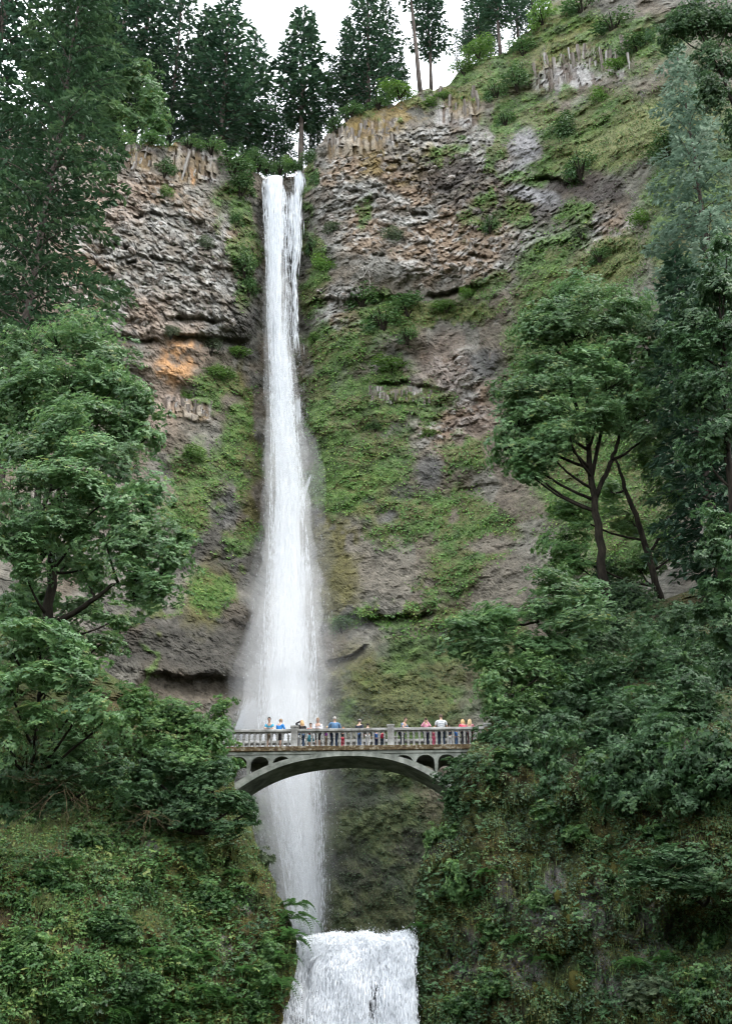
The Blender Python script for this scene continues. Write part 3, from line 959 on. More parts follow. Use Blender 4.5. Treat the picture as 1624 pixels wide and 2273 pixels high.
def conifer_arrays(seed, H, rad, n_br, n_el, el, droop=.25, bare=.1, shape=.8, hangl=.3, sparse=0.0, trunk_r=None, tilt=0.0):
    """local arrays: trunk+limbs G, foliage G; base at the origin"""
    r = np.random.default_rng(seed)
    tr = G()
    trunk_r = trunk_r or H * .011
    zs = np.linspace(-.02 * H, H, 9)
    wob = np.cumsum(r.normal(size=(9, 2)) * H * .0015, 0)
    pts = np.column_stack([wob, zs])
    tr.add(*tube(pts, np.linspace(trunk_r, trunk_r * .12, 9), 7))
    fo = G()
    PP, NN, DD, SS, RR = [], [], [], [], []
    for i in range(n_br):
        f = bare + (1 - bare) * (i + r.random()) / n_br
        if r.random() < sparse:
            continue
        z = H * f
        L = rad * ((1 - f) / (1 - bare)) ** shape * r.uniform(.55, 1.08) + rad * .05
        low = np.clip((f - bare) / .12, .35, 1)
        L *= low
        az = i * 2.4 + r.uniform(-.6, .6)
        d = np.array([math.cos(az), math.sin(az), 0])
        rise = r.uniform(-.1, .25) + .55 * f
        t = np.linspace(0, 1, 6)
        bx = d[None] * (L * t)[:, None]
        bz = L * (rise * t - (droop + .35 * f) * t ** 2 + .12 * t ** 4)
        base = np.array([np.interp(z, zs, wob[:, 0]), np.interp(z, zs, wob[:, 1]), z])
        path = base + bx + np.column_stack([np.zeros(6), np.zeros(6), bz])
        if L > rad * .25:
            tr.add(*tube(path, np.linspace(trunk_r * .22 * (1 - f) + .02, .01, 6), 3))
        m_ = max(4, int(n_el * L / rad))
        u = r.random(m_) ** .7
        q = np.stack([np.interp(u, t, path[:, k]) for k in range(3)], 1)
        sgn = np.where(r.random(m_) < .5, -1, 1)
        side = np.array([-d[1], d[0], 0])
        wdt = L * .42 * (1.05 - u) * r.random(m_) + .02 * L
        q = q + side * (sgn * wdt)[:, None]
        q[:, 2] -= wdt * r.uniform(.1, .5, m_) + hangl * el * r.random(m_)
        PP.append(q)
        NN.append(np.array([0, 0, 1.]) + r.normal(size=(m_, 3)) * .45)
        DD.append(d[None] * .8 + side * sgn[:, None] * .9 + np.array([0, 0, -.35 - hangl]) + r.normal(size=(m_, 3)) * .3)
        SS.append(el * r.uniform(.6, 1.3, m_))
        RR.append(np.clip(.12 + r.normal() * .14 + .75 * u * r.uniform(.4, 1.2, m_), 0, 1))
    # leader tuft
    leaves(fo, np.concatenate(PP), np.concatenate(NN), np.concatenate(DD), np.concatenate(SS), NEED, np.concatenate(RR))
    return tr, fo


CON = {}


def conifer_proto(key, mat, **kw):
    tr, fo = conifer_arrays(**kw)
    V, F, A = tr.arrays()
    t = mesh('trunk', V, F, rnd=A, smooth=True, mat=M['bark_fir'])
    V, F, A = fo.arrays()
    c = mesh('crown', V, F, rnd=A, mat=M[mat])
    CON[key] = (t, c, kw['H'])


conifer_proto('dense', 'fir', seed=1, H=40, rad=8.0, n_br=120, n_el=74, el=.85, droop=.3, bare=.06, shape=.72)
conifer_proto('dense_b', 'fir', seed=2, H=40, rad=7.0, n_br=110, n_el=70, el=.85, droop=.35, bare=.10, shape=.8)
conifer_proto('tall', 'fir', seed=3, H=40, rad=6.4, n_br=105, n_el=84, el=.85, droop=.28, bare=.30, shape=.7, sparse=.1)
conifer_proto('sparse', 'fir', seed=4, H=40, rad=5.2, n_br=90, n_el=52, el=.85, droop=.35, bare=.30, shape=.55, sparse=.3)
conifer_proto('bare', 'fir', seed=5, H=40, rad=5.4, n_br=60, n_el=60, el=.85, droop=.3, bare=.55, shape=.5, sparse=.2)


def place_conifer(key, px, base, top, Y, label, wide=1.0, tilt=0.0, group='conifers along the cliff top', name='fir_tree'):
    t, c, H = CON[key]
    base = max(base, float(np.interp(px, RIM[:, 0], RIM[:, 1])) + 10)
    b = P(px, base, Y)
    h = float(P(px, top, Y)[2] - b[2])
    o = tree_thing(name, b, label, 'tree', group)
    s = h / H
    o.scale = (s * wide * 1.27, s * wide * 1.27, s)
    o.rotation_euler = (0, R(tilt), random.uniform(0, 6.28))
    if tilt:
        o.rotation_euler = (0, R(tilt), 0)
    link('trunk', t, o)
    link('crown', c, o)
    return o


FIRS = [
    ('sparse', 236, 326, -90, 172, 1.1, 'dark fir with bare lower trunk rising behind the round maple crown, leftmost'),
    ('sparse', 292, 330, -110, 178, 1.15, 'dark fir with thick trunk just right of the leftmost cliff top fir'),
    ('sparse', 374, 328, -40, 171, .85, 'thin fir with gappy crown left of the broad dense fir'),
    ('dense_b', 335, 332, 60, 174, .9, 'fir half hidden behind the round maple crown on the cliff top'),
    ('dense', 488, 338, 0, 168, 1.18, 'broad dense fir on the left cliff top, tallest beside the waterfall gap'),
    ('dense_b', 436, 334, 14, 173, 1.0, 'dense fir touching the broad fir from the left'),
    ('dense_b', 548, 352, 70, 176, 1.0, 'fir leaning out beside the broad dense fir, right of it'),
    ('tall', 665, 376, 18, 170, .95, 'tall lone fir with bare trunk standing right behind the waterfall lip'),
    ('dense', 818, 250, -50, 168, .95, 'dense fir above the crag right of the waterfall, top cut by the frame'),
    ('dense_b', 768, 276, 36, 173, .85, 'fir sloping down the rim left of the dense crag fir'),
    ('dense_b', 858, 236, -10, 181, .8, 'fir standing behind the dense crag fir, right side'),
    ('tall', 955, 160, -60, 175, .85, 'fir with bare lower trunk right of the leaning trunk'),
    ('dense_b', 1066, 132, -60, 176, .9, 'dense fir on the hill crest right of the sky gap'),
    ('tall', 1112, 112, -110, 167, .9, 'fir with stout brown trunk on the hill crest above the crag'),
    ('dense_b', 1150, 96, -80, 178, .8, 'fir at the right end of the crest row above the bushes'),
    ('dense', 606, 378, 196, 179, .8, 'small dark fir in the notch left of the lone tall fir'),
    ('dense_b', 632, 384, 236, 184, .8, 'small dark fir directly behind the waterfall lip'),
    ('dense_b', 704, 338, 160, 181, .75, 'small fir in the notch right of the lone tall fir'),
    ('dense', 686, 356, 220, 176, .7, 'short dark fir between the lone tall fir and the crag'),
    ('dense_b', 734, 300, 120, 179, .75, 'young fir on the rim where the crag begins'),
    ('dense', 180, 318, -60, 164, 1.0, 'fir behind the big near spruce, upper left'),
    ('dense_b', 130, 305, -120, 160, 1.1, 'fir hidden behind the near spruce in the upper left corner'),
    ('dense_b', 512, 345, 160, 181, .9, 'short fir filling the row under the broad dense fir'),
    ('dense', 420, 338, 190, 172, .9, 'short dark fir at the cliff edge above the small dark bush'),
    ('dense_b', 372, 334, 200, 169, .9, 'short dark fir at the cliff edge right of the maple crown'),
    ('dense', 462, 338, 230, 167, .8, 'lowest dark fir on the left cliff edge'),
    ('dense_b', 566, 366, 236, 174, .8, 'short fir on the slope just left of the waterfall lip'),
    ('dense_b', 893, 216, 104, 179, .7, 'young fir left of the leaning trunk'),
    ('dense', 1090, 120, -30, 182, .8, 'dense fir between the two crest firs'), ('dense_b', 1040, 140, 10, 186, .7, 'fir at the left end of the crest row beside the sky gap'), ('dense', 1185, 60, -140, 184, .8, 'fir behind the bright crest bush at the top edge'), ('dense', 256, 322, 90, 170, .9, 'short fir left of the round maple crown'), ('dense_b', 205, 318, 40, 170, .9, 'short fir between the near spruce and the round maple'), ('dense', 800, 262, 110, 176, .7, 'short fir filling the crag fir group'),
    ('sparse', 1016, 126, 56, 184, .5, 'tiny thin fir in the sky gap on the crest'),
]
for key, px, b, t, Y, w, lab in FIRS:
    place_conifer(key, px, b, t, Y, lab, w)
place_conifer('bare', 934, 207, -150, 166, 'leaning dark fir trunk with few branches on the crag top', .8, tilt=-3.2)


# ---- near spruce on the left, cedar and dark fir on the right: own finer crowns
def big_conifer(name, label, px, py, Y, base_py, top_py, mat, wide_px, **kw):
    mid = P(px, py, Y)
    X = mid[0]
    u = lambda q: float(P(px, q, Y)[2])
    z0, z1 = u(base_py), u(top_py)
    H = z1 - z0
    rad = wide_px / ppm(px, py, Y)
    tr, fo = conifer_arrays(H=H, rad=rad, **kw)
    o = tree_thing(name, (X, Y, z0), label)
    build(tr, 'trunk', M['bark_fir'], o, smooth=True)
    build(fo, 'crown', M[mat], o)
    return o


sp = big_conifer('spruce_tree', 'large near spruce with drooping boughs along the left edge', 90, 480, 78, 1480, -190, 'spruce', 250, seed=31, n_br=150, n_el=270, el=.62, droop=.45, bare=.22, shape=.55, hangl=.5, trunk_r=.5)
sp2 = big_conifer('fir_tree', 'dark conifer in the top left corner behind the near spruce', -40, 300, 100, 1200, -420, 'fir', 190, seed=32, n_br=180, n_el=110, el=.9, droop=.4, bare=.3, shape=.6, hangl=.4)
ce = big_conifer('cedar_tree', 'pale grey green cedar with lacy drooping sprays at the right edge', 1565, 520, 88, 1250, 105, 'cedar', 215, seed=33, n_br=150, n_el=230, el=.6, droop=.35, bare=.12, shape=.62, hangl=.75, trunk_r=.45)
df = big_conifer('fir_tree', 'dark conifer behind the maples on the right edge', 1560, 1050, 74, 1420, 560, 'fir', 150, seed=34, n_br=170, n_el=110, el=.6, droop=.5, bare=.1, shape=.5, hangl=.7)


# ---- broadleaf trees: crowns are put together from shared lobes of leafy sprays
LOBES = {}


def lobe_arrays(seed, leaf, ns, nl, spray, tmpl, flat=.75):
    r = np.random.default_rng(seed)
    nsub = 7
    sub = unit(r.normal(size=(nsub, 3)) * np.array([1, 1, .75]) + np.array([0, 0, .15])) * r.uniform(.35, .85, (nsub, 1))
    which = r.integers(0, nsub, ns)
    sc = sub[which] + r.normal(size=(ns, 3)) * np.array([.27, .27, .2])
    stray = r.random(ns) < .14
    sc[stray] = unit(sc[stray]) * r.uniform(.95, 1.35, (stray.sum(), 1))
    dirs = unit(sc - sub[which] * .4 + np.array([0, 0, .25]))
    spray = spray * .8
    sn = unit(dirs * flat + np.array([0, 0, .75]) + r.normal(size=(ns, 3)) * .2)
    u = unit(np.cross(sn, r.normal(size=(ns, 3))))
    v = np.cross(sn, u)
    th = r.uniform(0, 2 * math.pi, (ns, nl))
    rr = np.sqrt(r.random((ns, nl))) * spray * r.uniform(.6, 1.2, (ns, 1))
    off = (np.cos(th) * rr)[..., None] * u[:, None] + (np.sin(th) * rr)[..., None] * v[:, None]
    pos_ = sc[:, None] + off + sn[:, None] * (r.normal(size=(ns, nl)) * .05 - .5 * rr ** 2 / spray)[..., None]
    out = off / (rr[..., None] + 1e-6) + dirs[:, None] * .5 + np.array([0, 0, -.4])
    nn = sn[:, None] + r.normal(size=(ns, nl, 3)) * .42 + out * .45
    rnd = np.clip(.45 + r.normal(size=(ns, 1)) * .17 + r.normal(size=(ns, nl)) * .17, 0, .97)
    rnd = np.where(r.random((ns, nl)) < .01, 1.0, rnd)
    g_ = G()
    leaves(g_, pos_.reshape(-1, 3), nn.reshape(-1, 3), out.reshape(-1, 3), leaf * r.uniform(.65, 1.2, ns * nl), tmpl, rnd.ravel())
    return g_


def lobe_proto(ratio):
    k = min((.09, .115, .145, .18, .25), key=lambda q: abs(q - ratio))
    if k not in LOBES:
        ns, nl, sp_, tm = {.09: (96, 22, .34, MAPLE5), .115: (74, 21, .42, MAPLE3), .145: (56, 19, .48, MAPLE), .18: (42, 18, .5, MAPLE3), .25: (28, 14, .5, MAPLE3)}[k]
        LOBES[k] = []
        for i in range(4):
            V_, F_, A_ = lobe_arrays(int(k * 1000) + i, k, ns, nl, sp_, tm).arrays()
            LOBES[k].append(mesh('crown', V_, F_, rnd=A_, mat=M['maple']))
    return random.choice(LOBES[k])


def broadleaf(name, label, trunk, lobes, leaf, per, dens, mat, tmpl=MAPLE, bark='bark', seed=0, limb_r=.07, spray=.85, flat=.35, cat='tree', group=None, fork=.55, tip=1.0):
    """trunk: list of stems, each [(px,py,Y,radius)...]; lobes: (px,py,Y,rx_px,ry_px)"""
    r = np.random.default_rng(seed + 100)
    st = [np.array([P(a, b, c) for a, b, c, _ in s]) for s in trunk]
    base = st[0][0]
    o = tree_thing(name, base, label, cat, group)
    g_t = G()
    for s, spec in zip(st, trunk):
        rr = [q[3] for q in spec]
        # refine with wobble
        t = np.linspace(0, len(s) - 1, len(s) * 4)
        pt = np.stack([np.interp(t, np.arange(len(s)), s[:, k]) for k in range(3)], 1)
        pt[1:-1] += r.normal(size=(len(pt) - 2, 3)) * min(rr) * .5
        g_t.add(*tube(pt - base, np.interp(t, np.arange(len(s)), rr), 7))
    allp = np.concatenate([np.stack([np.interp(np.linspace(0, len(s) - 1, 12), np.arange(len(s)), s[:, k]) for k in range(3)], 1) for s in st])
    for (px, py, Y, rx, ry) in lobes:
        g_b = G()
        c = P(px, py, Y)
        k = ppm(px, py, Y)
        a, b = rx / k, ry / k
        d = (a + b) * .5
        # limb to the lobe
        w = np.linalg.norm(allp - c, axis=1) + 2.2 * np.clip(allp[:, 2] - c[2] + b * .4 + .55 * np.hypot(allp[:, 0] - c[0], allp[:, 1] - c[1]), 0, None)
        s0 = allp[np.argmin(w)]
        hub = c + np.array([0, 0, -b * .35])
        t = np.linspace(0, 1, 6)[:, None]
        lp = s0 + (hub - s0) * t + np.array([0, 0, 1.]) * (np.sin(t * math.pi) * -.08 * np.linalg.norm(hub - s0)) + r.normal(size=(6, 3)) * .06 * np.linspace(0, 1, 6)[:, None]
        g_b.add(*tube(lp - base, np.linspace(limb_r * 1.3, limb_r * .55, 6), 5))
        ns = max(5, int(dens * a * b))
        dirs = unit(r.normal(size=(ns, 3)) * np.array([1, 1, .8]) + np.array([0, -.15, .38]))
        rad = r.uniform(.45, 1.02, ns) ** .6
        sc = c + dirs * np.array([a, d, b]) * rad[:, None]
        # twigs
        for j in range(0, ns):
            if r.random() < fork:
                m0 = hub + (sc[j] - hub) * .1 + r.normal(size=3) * .1
                m1 = hub + (sc[j] - hub) * .55 + np.array([0, 0, .12 * b]) * r.random()
                g_b.add(*tube(np.array([m0, m1, sc[j]]) - base, [limb_r * .32, limb_r * .2, limb_r * .08], 3))
        build(g_b, 'branch', M[bark], o, smooth=True)
        q = link('crown', lobe_proto(leaf / a), o)
        q.location = c - base
        q.scale = (a * r.uniform(.97, 1.12), d * r.uniform(.9, 1.1), b * 1.3)
        q.rotation_euler = (r.uniform(-.22, .22), r.uniform(-.3, .3), random.choice((0, math.pi)) + r.uniform(-.5, .5))
        q.material_slots[0].link = 'OBJECT'
        q.material_slots[0].material = M[mat]
    build(g_t, 'trunk', M[bark], o, smooth=True)
    return o


# left, far maple on the cliff top
broadleaf('maple_tree', 'round crowned maple on the left cliff top among dark firs', [[(300, 330, 164, .3), (296, 250, 164, .2)]],
          [(262, 210, 163, 40, 34), (310, 180, 163, 45, 36), (335, 230, 162, 40, 36), (285, 255, 162, 48, 36), (345, 280, 162, 34, 28), (250, 275, 163, 36, 30)], .55, 26, 4.2, 'maple', KITE, seed=1, spray=1.7, limb_r=.12)
# left, upper maple (behind)
broadleaf('maple_tree', 'big maple above and behind the nearer left maple, domed crown', [[(40, 1480, 62, .30), (75, 1200, 62, .24), (95, 950, 62, .18), (120, 830, 62, .1)], [(75, 1200, 62, .16), (140, 1000, 61, .12), (150, 850, 61, .07)]],
          [(130, 760, 61, 92, 50), (60, 790, 61, 62, 42), (215, 785, 61, 70, 48), (260, 850, 60, 72, 48), (150, 850, 60, 95, 48), (50, 870, 60, 80, 48), (305, 910, 60, 55, 42), (230, 920, 59, 80, 40), (120, 920, 60, 80, 38), (330, 960, 60, 32, 36), (20, 960, 61, 50, 40), (90, 830, 61, 70, 40), (10, 880, 61, 50, 50), (200, 860, 61, 70, 40), (270, 960, 60, 50, 40)],
          .235, 30, 13, 'maple', MAPLE, seed=2)
# left, nearer maple
broadleaf('maple_tree', 'nearest left maple with pale upper leaves and dark trunk, long lower limb', [[(100, 1500, 56, .30), (108, 1340, 56, .26), (125, 1150, 56, .2), (140, 1040, 56, .13)], [(125, 1180, 56, .14), (195, 1060, 55.5, .1), (220, 980, 55, .06)], [(112, 1390, 56, .17), (190, 1345, 55, .13), (250, 1300, 54.5, .09), (330, 1290, 54, .05)], [(60, 1300, 56, .14), (140, 1150, 56, .1), (75, 1050, 56, .06)]],
          [(130, 950, 55, 85, 42), (60, 1000, 55, 75, 45), (210, 985, 55, 78, 44), (280, 1040, 55, 66, 44), (140, 1040, 54, 90, 40), (30, 1090, 54, 62, 45), (320, 1110, 54.5, 56, 42), (230, 1100, 54, 82, 42), (110, 1150, 54, 62, 34), (320, 1190, 54, 66, 42), (240, 1200, 53.5, 66, 40), (380, 1240, 53.5, 52, 38), (300, 1270, 53.5, 62, 34), (20, 1200, 54, 52, 45), (350, 1310, 53, 50, 30), (60, 1270, 54, 50, 30), (410, 1200, 54, 26, 24), (200, 1290, 55, 40, 30), (20, 1330, 57, 50, 40), (150, 1240, 58, 50, 40), (60, 1150, 57, 60, 45), (170, 1100, 55, 70, 40), (290, 1150, 54, 60, 40), (150, 1340, 59, 60, 30), (250, 1370, 59, 40, 24), (60, 1210, 54, 60, 40), (170, 1180, 54.5, 60, 36), (30, 1390, 55, 50, 36), (190, 1250, 57, 55, 36), (100, 1320, 57.5, 60, 36), (310, 1330, 55, 45, 26), (230, 1420, 58, 50, 26), (160, 1400, 58, 50, 30)],
          .23, 28, 13, 'maple', MAPLE, seed=3)
# left, low large-leaved maple
broadleaf('maple_tree', 'low near maple with large pale leaves at the left edge under the long limb', [[(66, 1720, 51.5, .14), (82, 1600, 50.5, .11), (95, 1480, 50, .07)]],
          [(85, 1410, 49, 72, 36), (30, 1440, 49, 50, 40), (150, 1450, 49, 62, 38), (200, 1510, 48.5, 52, 36), (110, 1500, 48.5, 70, 36), (30, 1530, 48.5, 58, 38), (180, 1570, 48.5, 62, 34), (90, 1600, 48.5, 62, 36), (20, 1640, 48.5, 45, 40), (230, 1590, 49, 34, 26)],
          .25, 24, 13, 'maple', MAPLE, seed=4)
# dark bushes below it
broadleaf('maple_shrub', 'dark leafy maple bush at the left edge above the mossy bank', [[(100, 1790, 53, .08), (100, 1720, 52.5, .05)]],
          [(60, 1700, 51, 70, 46), (160, 1680, 51, 70, 44), (110, 1760, 51, 70, 36), (230, 1720, 51.5, 55, 40), (20, 1760, 51, 40, 40)], .19, 26, 11, 'maple_dark', MAPLE, seed=5, cat='shrub')
broadleaf('maple_shrub', 'light green bushy thicket left of the bridge railing', [[(400, 1800, 58, .12), (400, 1650, 58, .08), (390, 1600, 58, .05)]],
          [(330, 1590, 58, 60, 40), (395, 1570, 58, 60, 36), (440, 1610, 58, 55, 38), (360, 1640, 57.5, 66, 40), (300, 1560, 58, 45, 34), (480, 1640, 58, 40, 38), (420, 1670, 57.5, 62, 38), (280, 1630, 57.5, 50, 40), (490, 1580, 59, 28, 26), (505, 1690, 58, 26, 30)],
          .17, 26, 13, 'maple_light', MAPLE3, seed=6, cat='shrub', spray=.7)
broadleaf('maple_shrub', 'dark maple bush under the bridge left end, reaching over the gorge', [[(430, 1850, 57, .12), (430, 1780, 57, .08), (500, 1770, 57, .05)]],
          [(330, 1700, 57, 60, 40), (400, 1740, 57, 62, 40), (460, 1780, 56.5, 58, 36), (520, 1780, 56.5, 46, 26), (545, 1800, 56.5, 32, 16), (380, 1800, 56.5, 55, 30), (470, 1720, 57, 55, 34), (300, 1770, 56.5, 50, 36), (500, 1830, 56.5, 40, 22)],
          .20, 26, 12, 'maple_dark', MAPLE, seed=7, cat='shrub')

# right, main maple
broadleaf('maple_tree', 'tall maple right of the waterfall with open branching crown on forked dark trunk',
          [[(1342, 1330, 78, .36), (1330, 1200, 78, .30), (1310, 1060, 78, .24), (1300, 950, 78, .16), (1300, 850, 78, .09)], [(1318, 1110, 78, .2), (1350, 1040, 77.8, .17), (1368, 990, 77.5, .14), (1385, 920, 77, .09)], [(1312, 1060, 78, .16), (1345, 900, 78, .12), (1330, 760, 78, .06)], [(1300, 960, 78, .12), (1265, 860, 78, .09), (1270, 740, 78, .05)]],
          [(1240, 670, 77, 70, 42), (1310, 660, 77, 78, 44), (1380, 690, 77, 70, 40), (1430, 720, 77, 50, 34), (1200, 730, 77, 60, 38), (1290, 740, 76.5, 80, 38), (1380, 770, 77, 70, 36), (1200, 800, 77, 70, 34), (1170, 870, 77, 68, 38), (1260, 850, 76, 80, 36), (1350, 860, 76, 80, 38), (1430, 840, 77, 55, 36), (1150, 940, 77, 58, 40), (1230, 930, 76, 80, 36), (1320, 930, 76, 66, 30), (1150, 1010, 77, 56, 36), (1220, 1000, 76.5, 60, 30), (1400, 930, 77, 55, 36), (1180, 1050, 77, 50, 24), (1450, 900, 77.5, 40, 40), (1320, 800, 76, 70, 36), (1400, 820, 76.5, 60, 36), (1190, 830, 76.5, 60, 36), (1440, 780, 77, 46, 36), (1260, 960, 75.5, 56, 30), (1385, 885, 76, 60, 34), (1130, 980, 77, 40, 36), (1200, 900, 76, 66, 38), (1240, 720, 76.5, 56, 34), (1350, 720, 76.5, 60, 36), (1430, 960, 77, 50, 30), (1270, 640, 77, 40, 26)],
          .27, 28, 10.5, 'maple', MAPLE, seed=8, limb_r=.1, spray=1.0, fork=.7)
broadleaf('maple_tree', 'slim leaning maple trunk with thin twiggy crown behind the tall right maple',
          [[(1468, 1340, 80, .28), (1440, 1240, 80, .24), (1412, 1150, 80, .2), (1385, 1080, 80, .15), (1365, 1020, 80, .09)], [(1440, 1230, 80, .12), (1500, 1130, 80, .08), (1540, 1060, 80, .05)]],
          [(1450, 1020, 80, 55, 36), (1500, 1090, 80, 55, 34), (1250, 1120, 81, 60, 30), (1400, 1150, 82, 50, 26), (1500, 1200, 81, 55, 40), (1240, 1200, 81, 55, 34), (1420, 1260, 82, 60, 34), (1280, 1250, 81, 50, 30), (1350, 1080, 83, 40, 24)],
          .26, 22, 8.5, 'maple_light', MAPLE3, seed=9, limb_r=.08, spray=1.0, fork=.9)
# right edge maples
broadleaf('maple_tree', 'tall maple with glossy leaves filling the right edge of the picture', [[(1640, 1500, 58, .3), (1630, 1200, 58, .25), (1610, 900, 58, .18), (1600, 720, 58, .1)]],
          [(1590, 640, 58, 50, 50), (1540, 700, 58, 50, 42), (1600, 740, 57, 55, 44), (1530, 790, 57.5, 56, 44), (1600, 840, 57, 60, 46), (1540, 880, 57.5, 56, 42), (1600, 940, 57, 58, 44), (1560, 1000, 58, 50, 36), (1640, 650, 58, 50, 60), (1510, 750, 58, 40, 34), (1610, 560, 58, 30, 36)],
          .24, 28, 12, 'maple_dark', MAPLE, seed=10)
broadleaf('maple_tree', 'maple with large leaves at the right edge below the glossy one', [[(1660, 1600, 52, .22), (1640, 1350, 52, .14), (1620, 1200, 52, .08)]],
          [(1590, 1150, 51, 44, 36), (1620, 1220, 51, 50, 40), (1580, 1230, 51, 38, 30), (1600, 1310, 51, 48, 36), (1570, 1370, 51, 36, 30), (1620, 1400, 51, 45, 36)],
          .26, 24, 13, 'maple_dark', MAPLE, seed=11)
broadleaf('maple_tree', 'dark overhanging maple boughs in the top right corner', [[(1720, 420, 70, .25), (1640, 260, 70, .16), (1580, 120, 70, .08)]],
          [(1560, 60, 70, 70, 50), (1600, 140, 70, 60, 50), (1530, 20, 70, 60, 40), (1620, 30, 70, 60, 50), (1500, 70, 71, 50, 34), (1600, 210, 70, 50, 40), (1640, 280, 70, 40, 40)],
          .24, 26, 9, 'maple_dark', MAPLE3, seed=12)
# layered maple spray above the bridge, right
broadleaf('maple_shrub', 'layered maple bush with pale flat sprays hanging over the gorge right of the bridge', [[(1260, 1500, 68, .18), (1230, 1420, 68, .14), (1190, 1380, 67.5, .08), (1120, 1390, 67.5, .05)], [(1240, 1440, 68, .1), (1280, 1340, 67.5, .07)]],
          [(1240, 1300, 67, 70, 32), (1300, 1320, 67, 50, 30), (1190, 1340, 66.5, 70, 32), (1270, 1370, 66.5, 72, 30), (1120, 1370, 66.5, 66, 30), (1060, 1400, 66.5, 62, 28), (1020, 1390, 66.5, 36, 20), (1150, 1420, 66.5, 66, 30), (1080, 1450, 66.5, 56, 28), (1010, 1430, 66.5, 36, 22), (1220, 1420, 67, 60, 26)],
          .24, 26, 11, 'maple', MAPLE, seed=13, cat='shrub', flat=.2)
broadleaf('maple_shrub', 'yellow green bush below the layered maple sprays', [[(1150, 1640, 66, .1), (1140, 1540, 66, .06)]],
          [(1130, 1490, 66, 60, 40), (1200, 1480, 66, 60, 38), (1104, 1545, 65, 46, 38), (1160, 1570, 65, 60, 40), (1120, 1606, 64.5, 46, 34), (1150, 1640, 64, 56, 34), (1230, 1540, 66, 50, 34)],
          .17, 26, 11, 'maple_light', MAPLE3, seed=14, cat='shrub', spray=.7)
broadleaf('maple_shrub', 'maple bush hiding the right end of the bridge', [[(1100, 1800, 62, .1), (1090, 1720, 62, .06)]],
          [(1100, 1640, 62.5, 42, 30), (1112, 1680, 62, 50, 34), (1046, 1708, 62, 46, 26), (1080, 1720, 61.5, 58, 34), (1006, 1706, 62.5, 28, 16), (1040, 1750, 61.5, 50, 32), (1110, 1760, 61, 50, 36), (1020, 1790, 61.5, 40, 26), (990, 1720, 62, 24, 16), (1080, 1800, 61, 50, 30)],
          .19, 26, 13, 'maple_dark', MAPLE, seed=15, cat='shrub', spray=.7)
# dark understory on the right slope
ri = 0
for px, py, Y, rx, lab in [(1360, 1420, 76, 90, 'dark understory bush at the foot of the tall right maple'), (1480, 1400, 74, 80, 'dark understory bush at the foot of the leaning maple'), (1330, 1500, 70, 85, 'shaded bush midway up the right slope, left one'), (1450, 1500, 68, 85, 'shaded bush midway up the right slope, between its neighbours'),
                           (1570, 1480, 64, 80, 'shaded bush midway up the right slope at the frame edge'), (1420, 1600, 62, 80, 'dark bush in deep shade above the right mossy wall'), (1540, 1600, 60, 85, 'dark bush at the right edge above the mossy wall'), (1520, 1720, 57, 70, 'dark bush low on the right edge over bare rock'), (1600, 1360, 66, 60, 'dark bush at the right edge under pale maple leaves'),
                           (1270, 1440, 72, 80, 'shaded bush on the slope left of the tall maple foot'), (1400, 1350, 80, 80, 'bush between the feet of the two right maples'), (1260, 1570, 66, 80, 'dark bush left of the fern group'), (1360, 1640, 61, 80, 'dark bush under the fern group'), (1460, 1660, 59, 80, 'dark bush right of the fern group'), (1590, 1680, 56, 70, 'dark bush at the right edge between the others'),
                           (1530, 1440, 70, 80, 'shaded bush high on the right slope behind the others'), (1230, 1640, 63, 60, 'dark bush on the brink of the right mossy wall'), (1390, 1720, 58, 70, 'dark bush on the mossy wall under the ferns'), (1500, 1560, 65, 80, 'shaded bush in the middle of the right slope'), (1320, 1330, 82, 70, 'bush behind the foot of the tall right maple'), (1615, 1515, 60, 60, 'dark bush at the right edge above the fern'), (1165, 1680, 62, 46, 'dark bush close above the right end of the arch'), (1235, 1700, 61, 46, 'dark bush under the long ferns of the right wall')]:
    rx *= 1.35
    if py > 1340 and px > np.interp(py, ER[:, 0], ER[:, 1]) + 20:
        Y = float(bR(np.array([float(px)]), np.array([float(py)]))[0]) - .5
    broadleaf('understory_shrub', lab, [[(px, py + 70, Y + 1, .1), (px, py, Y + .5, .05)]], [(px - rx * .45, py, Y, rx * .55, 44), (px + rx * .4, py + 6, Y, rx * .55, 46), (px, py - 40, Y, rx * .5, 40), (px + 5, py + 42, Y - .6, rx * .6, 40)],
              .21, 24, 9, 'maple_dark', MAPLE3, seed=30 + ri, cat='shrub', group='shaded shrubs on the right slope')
    ri += 1
broadleaf('maple_shrub', 'broad maple spray jutting from the right mossy wall at the frame edge', [[(1560, 2010, 52, .08), (1500, 1960, 51.5, .06), (1450, 1930, 51, .04)]],
          [(1500, 1900, 50.5, 60, 22), (1440, 1925, 50.5, 56, 22), (1550, 1925, 50.5, 56, 24), (1490, 1955, 50.2, 66, 20), (1410, 1950, 50.5, 30, 14), (1580, 1960, 50.5, 36, 20), (1530, 1980, 50.2, 40, 14)], .22, 24, 16, 'maple_dark', MAPLE, seed=50, cat='shrub', flat=.15, spray=.7)

